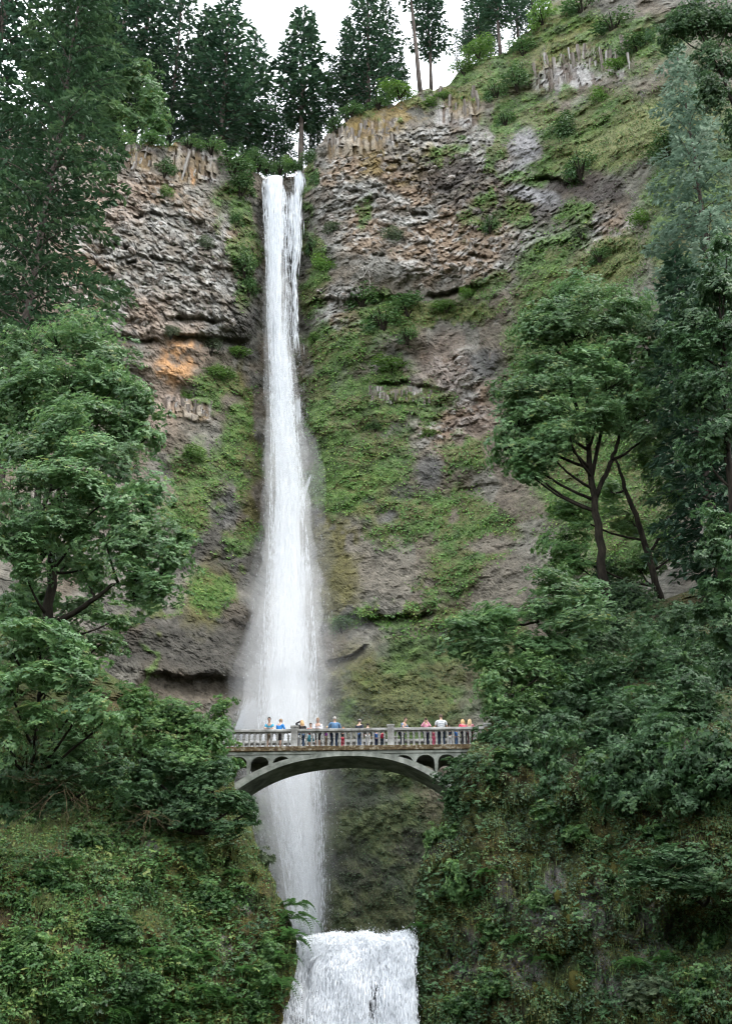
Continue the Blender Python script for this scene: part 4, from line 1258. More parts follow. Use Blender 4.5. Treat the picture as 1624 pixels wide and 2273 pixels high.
# unseen firs added outside the picture, put there only to shade the banks
OFF = [(25, 44, 30), (30, 34, 34), (24, 26, 30), (27, 14, 32), (24, 20, 30), (19, 6, 30), (21, 4, 30), (-30, 46, 30), (-27, 34, 32), (-32, 58, 32), (-26, 20, 30), (-34, 72, 30)]
for i, (x, y, h) in enumerate(OFF):
    t, c, H = CON[('dense', 'dense_b')[i % 2]]
    sl_ = 'right' if x > 0 else 'left'
    o = tree_thing('fir_tree', (x, y, 2.0), 'added unseen fir on the %s valley side, shading the bank' % sl_, 'tree', 'added shade firs beyond the %s edge' % sl_)
    o.scale = (h / H * 1.35, h / H * 1.35, h / H)
    o.rotation_euler = (0, 0, i * 1.7)
    link('trunk', t, o)
    link('crown', c, o)

# ------------------------------------------------------------------ shrubs rooted on the cliff
def shrub_proto(seed, mat, n=1500, el=.22):
    r = np.random.default_rng(seed)
    g_t, g_l = G(), G()
    for i in range(5):
        a = r.uniform(0, 6.28)
        e = np.array([math.cos(a) * .5, math.sin(a) * .5, r.uniform(.3, .7)])
        g_t.add(*tube(np.array([[0, 0, -.7], e * .4 + [0, 0, -.3], e * .9]), [.04, .03, .012], 4))
    nl = 9
    lob = unit(r.normal(size=(nl, 3)) + np.array([0, 0, .35])) * r.uniform(.3, .62, (nl, 1))
    for c in lob:
        m_ = n // nl
        d = unit(r.normal(size=(m_, 3)) + np.array([0, 0, .35]))
        p = c + d * r.uniform(.3, .48) * (r.random((m_, 1)) ** .3)
        leaves(g_l, p, d + np.array([0, 0, .9]) + r.normal(size=(m_, 3)) * .4, d + r.normal(size=(m_, 3)) * .7 + np.array([0, 0, -.2]), el * r.uniform(.5, 1.1, m_) * .6, KITE, np.clip(r.normal(.45 + r.normal() * .12, .2, m_), 0, 1))
    V, F, A = g_t.arrays()
    t = mesh('stem', V, F, rnd=A, mat=M['bark'])
    V, F, A = g_l.arrays()
    return t, mesh('foliage', V, F, rnd=A, mat=M[mat])


SH = {'d': [shrub_proto(61, 'shrub'), shrub_proto(62, 'shrub')], 'b': [shrub_proto(63, 'shrub_bright'), shrub_proto(64, 'shrub_bright')], 'g': [shrub_proto(65, 'shrub_grey', 1100)]}
CSH = [
    (367, 376, 30, 30, 'd', 'small dark bush on the columns of the left cliff, upper of two'), (370, 433, 21, 24, 'b', 'small light green bush below the dark one on the left cliff'),
    (515, 372, 60, 46, 'd', 'wide olive shrub on the rim just left of the waterfall lip'), (535, 418, 42, 32, 'd', 'dark shrub hanging under the wide rim shrub left of the lip'),
    (545, 590, 32, 50, 'd', 'dark hanging shrub against the left edge of the upper fall'), (553, 640, 24, 26, 'd', 'lower tip of the dark hanging shrubs left of the fall'), (455, 545, 22, 28, 'g', 'grey thin bush in the middle of the left rock face'),
    (524, 492, 22, 22, 'd', 'small bush on the left rock face beside the fall, upper'), (722, 588, 38, 28, 'b', 'bright green bush right of the upper fall'), (692, 548, 18, 30, 'd', 'narrow bush touching the right edge of the upper fall'),
    (736, 512, 26, 22, 'g', 'greyish bush above the bright one right of the fall'), (872, 530, 34, 30, 'g', 'grey green bush in the middle of the right rock face'), (806, 668, 50, 36, 'd', 'dark bush under the pale dead branch'),
    (850, 716, 56, 38, 'd', 'dark bush below the rock overhang, centre of the thicket'), (905, 682, 56, 30, 'd', 'dark bush at the right of the overhang thicket'), (905, 746, 30, 28, 'd', 'lowest bush of the overhang thicket'),
    (872, 818, 55, 26, 'b', 'bright bush on the ledge above the short columns'), (990, 682, 36, 18, 'b', 'light bush on the grassy ledge right of the thicket'), (1042, 655, 26, 16, 'b', 'small light bush at the upper end of the grassy ledge'),
    (470, 772, 26, 28, 'g', 'grey bush right of the orange rock stain'), (526, 786, 36, 18, 'b', 'bright low bush left of the fall below the overhang'), (480, 832, 42, 22, 'b', 'bright bush under the orange rock stain'), (415, 878, 17, 20, 'b', 'tiny light bush left of the bright one under the stain'),
    (430, 1010, 32, 24, 'b', 'light bush above the mossy left slab'), (380, 740, 22, 20, 'g', 'grey bush on the ledge left of the orange stain'), (1250, 292, 44, 52, 'd', 'largest round bush on the upper right slope'), (1286, 372, 45, 44, 'd', 'round bush right below the largest one on the upper slope'),
    (1332, 216, 30, 26, 'b', 'yellow green bush on the grassy slope under the high columns'), (1205, 40, 46, 46, 'b', 'bright bush at the crest near the top of the picture'), (1160, 108, 44, 34, 'd', 'bush at the crest left of the high columns'),
    (1145, 176, 36, 46, 'd', 'dark bush in the gully left of the high columns'), (1100, 208, 32, 38, 'd', 'dark bush right of the round crag'), (1030, 152, 36, 28, 'b', 'bright bush on the crest above the round crag'), (985, 214, 22, 16, 'b', 'small light bush on top of the round crag'),
    (885, 206, 50, 24, 'b', 'bright bush at the foot of the leaning trunk'), (1086, 500, 22, 28, 'd', 'lone bush in the middle of the dark right rock face'), (1415, 108, 54, 36, 'd', 'dark bush above the high columns, right one'), (1378, 148, 42, 24, 'b', 'bright bush at the right end of the high columns'),
    (1425, 492, 44, 24, 'b', 'light bush on the slope behind the tall right maple, upper'), (1330, 570, 36, 24, 'd', 'bush on the slope above the tall right maple'), (700, 752, 20, 14, 'b', 'small bush on the ledge right of the fall'), (640, 362, 20, 18, 'b', 'small light bush behind the waterfall lip'),
    (832, 946, 22, 18, 'd', 'small dark bush below the short columns'), (955, 968, 30, 14, 'b', 'flat bright bush below and right of the short columns'), (760, 1390, 34, 26, 'd', 'bush over the dark recess right of the lower plume'), (1060, 110, 40, 34, 'b', 'bush between the two crest firs'),
    (1290, 520, 26, 20, 'g', 'grey bush at the foot of the dark rock band'), (1360, 60, 60, 34, 'd', 'dark bush high above the columns at the top edge'), (1290, 20, 60, 36, 'd', 'dark bush at the top edge right of the crest'), (745, 280, 26, 24, 'd', 'bush at the rim where the crag begins'), (698, 400, 14, 34, 'd', 'narrow green bush beside the right strand of the lip'),
    (574, 368, 26, 24, 'd', 'dark bush at the very left end of the lip'), (560, 352, 34, 26, 'd', 'dark bush on the rim between the wide rim shrub and the lip'), (592, 372, 26, 22, 'd', 'dark bush right behind the left end of the lip'), (622, 374, 26, 24, 'd', 'dark bush behind the middle of the lip'), (686, 352, 26, 26, 'd', 'dark bush behind the right strand of the lip'), (655, 372, 22, 20, 'd', 'dark bush at the foot of the lone tall fir'),
    (470, 330, 40, 22, 'd', 'dark bush under the firs on the left rim, right end'), (420, 322, 40, 20, 'd', 'dark bush under the firs above the small dark bush'), (330, 312, 44, 20, 'd', 'dark bush under the round maple crown on the rim'), (260, 310, 44, 20, 'd', 'dark bush on the rim beside the near spruce'), (780, 246, 34, 20, 'd', 'dark bush under the dense crag fir'), (840, 232, 34, 18, 'd', 'dark bush right of the dense crag fir'),
    (1120, 270, 28, 30, 'd', 'bush in the gully above the grey scree'), (960, 232, 30, 14, 'b', 'low bush on the rim between leaning trunk and crag'), (1480, 330, 50, 40, 'd', 'bush on the grassy slope near the pale cedar'),
]
for i, (px, py, rx, ry, kk, lab) in enumerate(CSH):
    Y = float(cliff_Y(px, py)[0])
    k = ppm(px, py, Y)
    t, c = random.choice(SH[kk])
    o = empty('shrub', P(px, py, Y - .3), lab, 'shrub', 'shrubs on the cliff')
    o.scale = (rx / k * 1.25, (rx + ry) * .5 / k, ry / k * 1.22)
    o.rotation_euler = (0, 0, random.uniform(0, 6.28))
    o.rotation_euler[2] = random.choice((0, math.pi)) + random.uniform(-.4, .4)
    link('stem', t, o)
    link('foliage', c, o)

# ------------------------------------------------------------------ shrubs and ferns on the near banks
BSH = [
    (0, 470, 2000, 62, 52, 'd', 'grey green bush in the middle of the left bank'), (0, 250, 2060, 60, 40, 'd', 'leafy bush in the left bank, left of the middle one'), (0, 110, 1960, 70, 50, 'd', 'bush at the upper left of the left bank'), (0, 60, 2120, 70, 50, 'b', 'bright bush low on the left frame edge'),
    (0, 310, 2190, 70, 46, 'd', 'bush at the bottom of the left bank, centre'), (0, 150, 2220, 60, 40, 'b', 'bright bush at the bottom left corner'), (0, 600, 2110, 34, 34, 'b', 'bright bush beside the lower waterfall lip'), (0, 585, 2170, 40, 36, 'b', 'bright bush below the lip bush'), (0, 560, 2240, 44, 36, 'd', 'bush at the bottom beside the lower fall'),
    (0, 590, 1910, 20, 24, 'g', 'thin leafy bush sticking out from the left bank edge'), (0, 420, 1900, 40, 30, 'd', 'bush under the dark maple boughs of the left bank'), (0, 200, 1870, 46, 34, 'd', 'bush in the shade left of the bare roots'), (0, 400, 2130, 40, 30, 'b', 'light bush in the lower half of the left bank'),
    (1, 1010, 1960, 30, 42, 'b', 'bright leafy bush on the right wall near the gorge edge'), (1, 1000, 1850, 30, 26, 'b', 'bush under the right bridge foot'), (1, 960, 1860, 20, 30, 'b', 'yellow green bush on the right gorge edge'), (1, 1120, 1700, 50, 40, 'd', 'dark bush above the right mossy wall'), (1, 1320, 1700, 40, 30, 'b', 'leafy bush high on the right wall'),
    (1, 1330, 1780, 34, 26, 'b', 'light leafy sprig patch in the middle of the right wall'), (1, 1210, 1800, 40, 28, 'd', 'bush on the right wall left of the sprig patch'), (1, 1280, 1850, 32, 22, 'b', 'small light bush lower on the right wall'), (1, 1440, 2200, 60, 36, 'g', 'greyish bush at the bottom of the right wall'), (1, 1560, 2200, 60, 50, 'd', 'bush at the bottom right corner'),
    (1, 1100, 2180, 44, 34, 'd', 'bush low on the right wall beside the lower fall'), (1, 1090, 2060, 34, 24, 'd', 'small bush on the right wall above the low one'), (1, 1470, 1850, 50, 30, 'd', 'bush above the jutting maple spray'), (1, 1590, 2100, 40, 40, 'd', 'dark bush in the hollow at the right edge'), (1, 1200, 2000, 34, 26, 'b', 'bush beside grey rock in the right wall'), (1, 1020, 2230, 40, 30, 'd', 'bush at the bottom right of the lower fall'),
]
for i, (sd_, px, py, rx, ry, kk, lab) in enumerate(BSH):
    Y = float((bR if sd_ else bL)(np.array([float(px)]), np.array([float(py)]))[0])
    k = ppm(px, py, Y)
    mat = {'d': 'undergrowth', 'b': 'maple_light', 'g': 'shrub_grey'}[kk]
    broadleaf('bank_shrub', lab, [[(px, py + ry * .7, Y + .3, .04), (px, py, Y - .1, .02)]], [(px - rx * .4, py + ry * .1, Y - .25, rx * .62, ry * .62), (px + rx * .4, py + ry * .15, Y - .25, rx * .6, ry * .6), (px, py - ry * .3, Y - .35, rx * .62, ry * .6)],
              random.choice((.12, .15, .18)), 22, 42, mat, random.choice((KITE, MAPLE3)), seed=200 + i, cat='shrub', group='shrubs on the near banks', spray=.38, limb_r=.02, fork=.3)


def frond_mesh(seed):
    r = np.random.default_rng(seed)
    n = 17
    t = np.linspace(0, 1, n)
    x = t * (1 - .12 * t)
    z = .55 * t - .95 * t ** 2.2
    mid = np.stack([x, np.zeros(n), z], 1)
    g_ = G()
    g_.add(*tube(mid[::2], np.linspace(.012, .003, len(mid[::2])), 3))
    w = .22 * np.sin(np.clip(t * 1.02, 0, 1) * math.pi) ** .7 * (1.15 - .6 * t) + .01
    for s in (-1, 1):
        p = mid[1:]
        d = np.stack([np.full(n - 1, .35), np.full(n - 1, s * 1.0), np.full(n - 1, -.2)], 1)
        nn = np.stack([np.full(n - 1, -.2), r.normal(size=n - 1) * .1, np.ones(n - 1)], 1)
        leaves(g_, p, nn, d, w[1:] * r.uniform(.85, 1.1, n - 1), (np.array([[0, -.16, 0], [.55, .16, .02], [1, 0, -.1], [.5, -.2, .02], [0, .14, 0]]), np.array([[0, 2, 1], [0, 3, 2], [0, 1, 4]])), r.uniform(.3, .85, n - 1))
    V, F, A = g_.arrays()
    return mesh('frond', V, F, rnd=A, mat=M['fern'])


fm = [frond_mesh(i) for i in range(4)]
FERNS = [
    (0, 648, 2040, 1.3, 'bright fern on the tip of the left bank above the lower lip'), (0, 640, 2085, 1.2, 'fern just left of the lower waterfall lip'), (0, 655, 2010, .9, 'uppermost small fern on the left bank tip'), (0, 620, 2130, 1.0, 'fern in the leaves below the lower lip'), (0, 610, 2190, 1.1, 'fern above wet moss beside the lower fall'),
    (0, 440, 2125, .9, 'small fern in the lower left bank beside brown rock'), (0, 455, 2205, 1.0, 'fern in the lower left bank, left of two'), (0, 520, 2225, 1.0, 'fern at the bottom of the left bank, right of two'), (0, 540, 2160, .9, 'fern among moss in the lower left bank'), (0, 380, 2235, 1.0, 'fern at the bottom edge of the left bank'),
    (0, 330, 2120, .8, 'fern among leaves in the middle of the left bank'), (0, 250, 2245, 1.0, 'fern at the bottom left beside bright bush'), (0, 520, 1940, .7, 'small fern near the edge of the upper left bank'), (0, 150, 1920, .9, 'brown shaded fern below the bare roots'),
    (1, 1215, 1560, 1.3, 'fern in deep shade on the right slope, left of the group'), (1, 1290, 1530, 1.3, 'fern in deep shade on the right slope, middle of the group'), (1, 1350, 1570, 1.2, 'fern in deep shade on the right slope, right of the group'), (1, 1180, 1640, 1.4, 'long fern above the right mossy wall'), (1, 1250, 1660, 1.3, 'long fern right of the dark hollow'),
    (1, 1420, 1540, 1.1, 'fern high on the right slope'), (1, 1085, 1935, .9, 'fern with brown fronds on the right wall'), (1, 1060, 1990, .9, 'fern lower left on the right wall'), (1, 1210, 2130, .9, 'fern in the middle low part of the right wall'), (1, 1400, 2140, .9, 'fern at the lower right wall near dark hollow'), (1, 935, 2060, .8, 'fern at the right end of the lower lip'),
    (1, 1560, 1730, 1.2, 'fern at the right frame edge'), (1, 1330, 1740, .9, 'fern high on the mossy wall'), (1, 1150, 2090, .9, 'fern on the right wall between bushes'), (1, 1470, 2130, 1.0, 'fern near the bottom right corner'), (1, 1480, 1660, 1.1, 'fern in the shade right of the long ferns'),
]
for i, (sd_, px, py, s, lab) in enumerate(FERNS):
    Y = float((bR if sd_ else bL)(np.array([float(px)]), np.array([float(py)]))[0])
    o = empty('fern', P(px, py, Y - .1), lab, 'fern', 'ferns on the near banks')
    nf = random.randint(9, 12)
    for j in range(nf):
        f = link('frond', random.choice(fm), o)
        a = -math.pi / 2 + (j / (nf - 1) - .5) * 4.4 + random.uniform(-.2, .2)
        f.rotation_euler = (random.uniform(-.3, .3), random.uniform(-.35, .25), a)
        q = 1.3 * s * random.uniform(.75, 1.15)
        f.scale = (q, q, q)


def twigs(name, label, px, py, Y, size, n, mat, seed, down=.7, cat='dead branch', thick=.016):
    r = np.random.default_rng(seed)
    o = P(px, py, Y)
    g_ = G()
    for i in range(n):
        d = unit(np.array([r.normal() * .7, -abs(r.normal()) * .4, -down + r.normal() * .35]))
        pts = [np.zeros(3)]
        for k in range(5):
            d = unit(d + r.normal(size=3) * .28 + np.array([0, 0, -.08 * down]))
            pts.append(pts[-1] + d * size * r.uniform(.14, .26))
        pts = np.array(pts)
        g_.add(*tube(pts, np.linspace(size * thick, size * thick * .25, 6), 4))
        for k in (2, 3, 4):
            e = pts[k] + unit(d + r.normal(size=3) * .6) * size * r.uniform(.15, .35)
            g_.add(*tube(np.array([pts[k], (pts[k] + e) / 2 + r.normal(size=3) * .03 * size, e]), [size * thick * .5, size * thick * .35, size * thick * .15], 3))
    b = build(g_, name, M[mat], label=label, category=cat)
    b.location = o
    return b


twigs('dead_branch', 'pale dead branch hanging on the rock right of the upper fall', 815, 596, float(cliff_Y(815, 596)[0]) - 1.2, 4.6, 9, 'deadwood', 3)
twigs('bare_roots', 'tangle of bare mossy twigs on the upper left bank', 140, 1735, 51.0, 2.8, 26, 'root', 4, down=.35, thick=.007)
twigs('bare_roots', 'smaller bare mossy twigs right of the larger tangle on the left bank', 330, 1800, 53.5, 1.8, 14, 'root', 5, down=.6, thick=.006)

# ================================================================== WATER
FPY = np.array([386, 420, 500, 600, 700, 800, 900, 1000, 1100, 1200, 1300, 1400, 1500, 1600, 1700, 1800, 1900, 2000, 2090], float)
FCX = np.array([612, 610, 611, 612, 614, 621, 627, 633, 637, 640, 641, 641, 640, 639, 648, 658, 671, 683, 690], float)      # core centre
FCW = np.array([24, 24, 21, 19, 19, 21, 24, 28, 33, 38, 44, 50, 55, 58, 52, 46, 42, 40, 40], float)                     # core half width
FOW = np.array([26, 29, 29, 28, 27, 29, 33, 37, 42, 48, 56, 66, 76, 84, 84, 78, 70, 66, 64], float)                    # veil half width
FQ = np.array([600, 600, 700, 900, 1100, 1300, 1500, 1700, 2100])


def fall_Y(py):
    base = np.min(np.stack([cliff_base(np.full_like(py, x), py, False) for x in (575., 600., 625., 650., 675.)]), 0)
    return base - np.interp(py, [380, 400, 480, 700, 1000, 2100], [-.5, .8, 3.2, 4.2, 5.0, 5.0])


def streaks(g_, px, py, dpy, wid, jy, r, bulge=0.0):
    """tapered vertical water threads; px,py start; dpy length in px; all follow the fall"""
    n_ = len(px)
    mid = py + dpy * .45
    end = py + dpy
    cx0, cxm, cx1 = [np.interp(q, FPY, FCX) for q in (py, mid, end)]
    w0, wm, w1 = [np.interp(q, FPY, FOW) for q in (py, mid, end)]
    u = (px - cx0) / w0
    a = P(px, py, fall_Y(py) + jy)
    b = P(cxm + u * wm, mid, fall_Y(mid) + jy)
    c = P(cx1 + u * w1, end, fall_Y(end) + jy)
    ang = r.uniform(-1.1, 1.1, n_)
    side = np.stack([np.cos(ang), np.sin(ang), np.zeros(n_)], 1) * wid[:, None]
    V = np.stack([a, b - side, b + side, c], 1)
    F = np.array([[0, 1, 2], [1, 3, 2]])[None] + (np.arange(n_) * 4)[:, None, None]
    g_.add(V, F, .5)


r = np.random.default_rng(77)
wf = empty('waterfall', P(612, 2090, 142), 'tall white upper waterfall plunging behind the bridge', 'waterfall')
wf['kind'] = 'structure'
del wf['label'], wf['category']
wbase = np.array(wf.location)


def fall_part(name, fn):
    g_ = G()
    fn(g_)
    g_.xf(-wbase)
    return build(g_, name, M['water'], wf)


def f_body(g_):
    # lumpy solid inner body of the falling water
    py = np.linspace(394, 2075, 260)
    nu = 22
    cx, cw = np.interp(py, FPY, FCX), np.interp(py, FPY, FCW) * .62
    Yc = fall_Y(py)
    a_ = np.arange(nu) * 2 * math.pi / nu
    kk = np.array([ppm(x, y, Y) for x, y, Y in zip(cx, py, Yc)])
    c = P(cx, py, Yc)
    ww = (cw / kk)[:, None]
    lump = .55 + .9 * fbm(np.cos(a_)[None] * 2.2 + np.zeros((260, 1)), np.sin(a_)[None] * 2.2 + np.zeros((260, 1)), (c[:, 2] / 9)[:, None], 4)
    V = np.stack([c[:, None, 0] + ww * lump * np.cos(a_), c[:, None, 1] + .55 * ww * lump * np.sin(a_), np.broadcast_to(c[:, None, 2], lump.shape)], -1)
    i = np.arange(259)[:, None] * nu
    k = np.arange(nu)[None]
    k2 = (k + 1) % nu
    q = np.stack([i + k, i + k2, i + nu + k2, i + nu + k], -1).reshape(-1, 4)
    g_.add(V, np.concatenate([q[:, [0, 2, 1]], q[:, [0, 3, 2]]]), .5)


def f_core(g_):
    n_ = 74000
    py = 386 + (2060 - 386) * r.random(n_)
    cx, cw = np.interp(py, FPY, FCX), np.interp(py, FPY, FCW)
    px = cx + np.clip(r.normal(size=n_), -2.2, 2.2) * cw * .52
    gap = fbm(px / 8.0, py / 150.0, 3.0, 3)
    lip = 386 + 14 * fbm(px / 9.0, px * 0, 4.0, 3) + np.clip(590 - px, 0, 20) * .9 + np.clip(px - 622, 0, 30) * 2.2
    k = (gap > .34) & (py > lip)
    px, py = px[k], py[k]
    n2 = len(px)
    streaks(g_, px, py, r.uniform(6, 24, n2), r.uniform(.014, .034, n2), r.normal(size=n2) * .9, r)


def f_veil(g_):
    n_ = 22000
    py = 420 + (2070 - 420) * r.random(n_) ** .75
    cx, cw = np.interp(py, FPY, FCX), np.interp(py, FPY, FOW)
    right = np.interp(py, [420, 700, 1000, 2000], [.35, .25, .12, .1])
    px = cx + (np.clip(r.normal(size=n_), -2.6, 2.6) * .55 + right) * cw
    gap = fbm(px / 12.0, py / 90.0, 6.0, 3)
    k = gap > .42
    px, py = px[k], py[k]
    n2 = len(px)
    streaks(g_, px, py, r.uniform(2.5, 10, n2), r.uniform(.009, .022, n2), r.normal(size=n2) * 1.6, r)


def f_side(g_):
    # two thin strands right of the main lip
    for cx, sp_, top, bot, n_ in [(660, 3.5, 378, 560, 900), (655, 2.2, 470, 760, 700), (645, 5, 440, 560, 300), (652, 7, 424, 490, 260), (636, 6, 470, 760, 380), (664, 4, 376, 400, 260)]:
        py = r.uniform(top, bot, n_)
        px = cx + r.normal(size=n_) * sp_ * (1 + .5 * (py - top) / 200)
        keep = r.random(n_) > .55 * (py - top) / (bot - top)
        px, py = px[keep], py[keep]
        streaks(g_, px, py, r.uniform(10, 40, len(px)), r.uniform(.015, .045, len(px)), r.normal(size=len(px)) * .4, r)
    # thin rivulets on the rock, lower right and beside the foot
    for (x0, y0, x1, y1, sp_, n_) in [(690, 1050, 672, 1110, 2, 160), (686, 1250, 672, 1330, 5, 320), (660, 880, 662, 920, 3, 200), (705, 1700, 708, 2000, 8, 300), (560, 1545, 538, 1625, 8, 700), (572, 1560, 560, 1625, 9, 500), (548, 1560, 530, 1610, 3, 160)]:
        t = r.random(n_)
        px, py = x0 + (x1 - x0) * t + r.normal(size=n_) * sp_, y0 + (y1 - y0) * t
        n2 = len(px)
        dp = r.uniform(8, 30, n2)
        sl = (x1 - x0) / (y1 - y0)
        Yc = np.minimum(cliff_Y(px, py), cliff_Y(px + sl * dp, py + dp)) - .4
        a, c = P(px, py, Yc), P(px + sl * dp, py + dp, Yc)
        b = (a + c) / 2
        side = np.stack([np.ones(n2), np.zeros(n2), np.zeros(n2)], 1) * r.uniform(.01, .03, n2)[:, None]
        V = np.stack([a, b - side, b + side, c], 1)
        g_.add(V, np.array([[0, 1, 2], [1, 3, 2]])[None] + (np.arange(n2) * 4)[:, None, None], .5)


def f_spray(g_):
    n_ = 26000
    py = 700 + (2080 - 700) * r.random(n_) ** .6
    cx, cw = np.interp(py, FPY, FCX), np.interp(py, FPY, FOW)
    px = cx + cw * (r.normal(size=n_) * .8 + .12)
    Y = fall_Y(py) + r.normal(size=n_) * 3 - 1
    p = P(px, py, Y)
    s = r.uniform(.025, .06, n_)
    leaves(g_, p, r.normal(size=(n_, 3)), r.normal(size=(n_, 3)), s, (np.array([[-.5, -.5, 0], [.5, -.5, 0], [0, .6, 0]]), np.array([[0, 1, 2]])), np.full(n_, .5))


fall_part('main_body', f_body)
fall_part('main_stream', f_core)
fall_part('veil', f_veil)
fall_part('strands', f_side)
fall_part('spray', f_spray)

# lower fall: water leaves the lip, curves out and drops in clots
lf = empty('waterfall', P(790, 2273, LIPY - 2), 'x', 'x')
lf['kind'] = 'structure'
del lf['label'], lf['category']
lbase = np.array(lf.location)


def lower(u, t):
    """u across 0..1, t seconds after the lip -> position"""
    x = lerp(lipL[0], lipR[0], u) - (1 - u) ** 2 * (.35 + .9 * sstep(.25, .7, t) + t * .5) + u * .02
    lipz = lerp(lipL[2], lipR[2], u) + (fbm(u * 5, u * 0, 1.0, 2) - .5) * .35 + .16 * u
    y = LIPY - .2 - 2.6 * t - (fbm(u * 6, t * 3, 5.0, 3) - .5) * .9
    z = lipz + .10 * np.exp(-((t - .03) / .05) ** 2) - .4 * t - 4.9 * t * t * .8
    return np.stack([x, y, z], -1)


def lower_fall(g_, n_, wd, ln, thr, sc):
    u, t = r.random(n_), r.random(n_) ** .75 * 1.35
    den = .6 * fbm(u * sc, t * 1.5, 9.0, 4, .6) + .4 * fbm(u * 6, t * 2.2, 19.0, 3) + .10 * np.exp(-((t - .22) / .12) ** 2)
    edge = np.minimum(u, 1 - u - .10 * (fbm(t * 3, t * 0, 2.0, 3) - .35)) / .05
    k = (den > thr + .05 * r.normal(size=n_)) & (edge > r.random(n_))
    u, t = u[k], t[k]
    n2 = len(u)
    dt = r.uniform(ln[0], ln[1], n2) * (1.2 - .5 * t)
    off = np.stack([r.normal(size=n2) * .05, r.normal(size=n2) * .16, r.normal(size=n2) * .03], 1)
    a, b, c = lower(u, t) + off, lower(u + r.normal(size=n2) * .003, t + dt * .4) + off, lower(u + r.normal(size=n2) * .005, t + dt) + off
    ang = r.uniform(-1.2, 1.2, n2)
    side = np.stack([np.cos(ang), np.sin(ang), r.normal(size=n2) * .5], 1) * r.uniform(wd[0], wd[1], n2)[:, None]
    g_.add(np.stack([a, b - side, b + side, c], 1), np.array([[0, 1, 2], [1, 3, 2]])[None] + (np.arange(n2) * 4)[:, None, None], .5)


g_ = G()
nu_, nv_ = 90, 110
UU, TT = np.meshgrid(np.linspace(.02, .97, nu_), np.linspace(.02, 1.4, nv_))
pp = lower(UU, TT) + np.stack([UU * 0, .22 + (fbm(UU * 26, TT * 1.6, 3.0, 3) - .5) * .45, UU * 0], -1)
fcs = grid_faces(nv_, nu_)
cen = np.stack([UU.ravel()[fcs].mean(1), TT.ravel()[fcs].mean(1)], 1)
hold = .6 * fbm(cen[:, 0] * 34, cen[:, 1] * 1.6, 9.0, 4, .6) + .4 * fbm(cen[:, 0] * 6, cen[:, 1] * 2.2, 19.0, 3) - .06 * sstep(.35, 1.0, cen[:, 1])
g_.add(pp, fcs[hold > .50], .5)
lower_fall(g_, 70000, (.006, .017), (.03, .09), .475, 26)
lower_fall(g_, 9000, (.02, .05), (.02, .06), .53, 8)
g_.xf(-lbase)
build(g_, 'white_water', M['water'], lf)
g_ = G()
n_ = 9000
u, t = r.random(n_), r.random(n_) * 1.2
p = lower(u, t) + r.normal(size=(n_, 3)) * np.array([.05, .25, .12])
leaves(g_, p - lbase, r.normal(size=(n_, 3)), r.normal(size=(n_, 3)), r.uniform(.02, .05, n_), (np.array([[-.5, -.5, 0], [.5, -.5, 0], [0, .6, 0]]), np.array([[0, 1, 2]])), np.full(n_, .5))
build(g_, 'spray', M['water'], lf)

# ================================================================== BRIDGE
BY = 65.0
BW = 2.5
BX0 = 757
bk = ppm(BX0, 1660, BY)
borg = P(BX0, 1657, BY)


def bz(py):
    return float(P(BX0, py, BY)[2] - borg[2])


def bx_(px):
    return (px - BX0) / bk


bridge = empty('arch_bridge', borg, 'grey concrete arch footbridge with balustrade spanning the gorge before the waterfall', 'bridge')
bridge.rotation_euler = (0, 0, R(-2.5))


def box(g_, x0, x1, y0, y1, z0, z1):
    V = [(x, y, z) for z in (z0, z1) for y in (y0, y1) for x in (x0, x1)]
    F = [(0, 2, 3), (0, 3, 1), (4, 5, 7), (4, 7, 6), (0, 1, 5), (0, 5, 4), (2, 6, 7), (2, 7, 3), (0, 4, 6), (0, 6, 2), (1, 3, 7), (1, 7, 5)]
    return g_.add(V, F)


def bevel_obj(o, w=.015):
    b = o.modifiers.new('bevel', 'BEVEL')
    b.width = w
    b.segments = 2
    return o


XA, XB = bx_(395), bx_(1120)
zr_top, zr_bot, z_sp = bz(1616.5), bz(1623), bz(1632)
build(box(G(), XA, XB, .05, BW - .05, -.28, 0.0), 'deck', M['concrete'], bridge)
for side in (0, 1):
    y0 = 0 if side == 0 else BW - .32
    fa = build(box(G(), XA, XB, (-.10 if side == 0 else BW - .22), (.22 if side == 0 else BW + .10), bz(1666.5), .03), 'fascia', M['fascia'], bridge)
    bevel_obj(fa, .03)
    fa['label'] = 'mossy rust brown edge beam'
    build(box(G(), XA, XB, (.0 if side == 0 else BW - .3), (.3 if side == 0 else BW), bz(1672.7), bz(1666.6)), 'edge_beam', M['concrete_green'], bridge)
    yr = .02 if side == 0 else BW - .26
    bevel_obj(build(box(G(), XA, XB, yr - .05, yr + .27, zr_bot, zr_top), 'handrail', M['concrete'], bridge), .04)
# baluster mesh (shared) and the scalloped arch head between two balusters (shared)
sp_ = 12.75 / bk


def lathe_sq(prof, n=8):
    V, F = [], []
    for z, w, sq in prof:
        for j in range(n):
            a = (j + .5) * 2 * math.pi / n
            c, s = math.cos(a), math.sin(a)
            k = lerp(1.0, 1 / max(abs(c), abs(s)) * .93, sq)
            V.append((w * c * k, w * s * k, z))
    m_ = len(prof)
    for i in range(m_ - 1):
        for j in range(n):
            a, b = i * n + j, i * n + (j + 1) % n
            F += [(a, b, b + n), (a, b + n, a + n)]
    F += [(0, j + 1, j) for j in range(1, n - 1)] + [((m_ - 1) * n, (m_ - 1) * n + j, (m_ - 1) * n + j + 1) for j in range(1, n - 1)]
    return np.array(V), np.array(F)


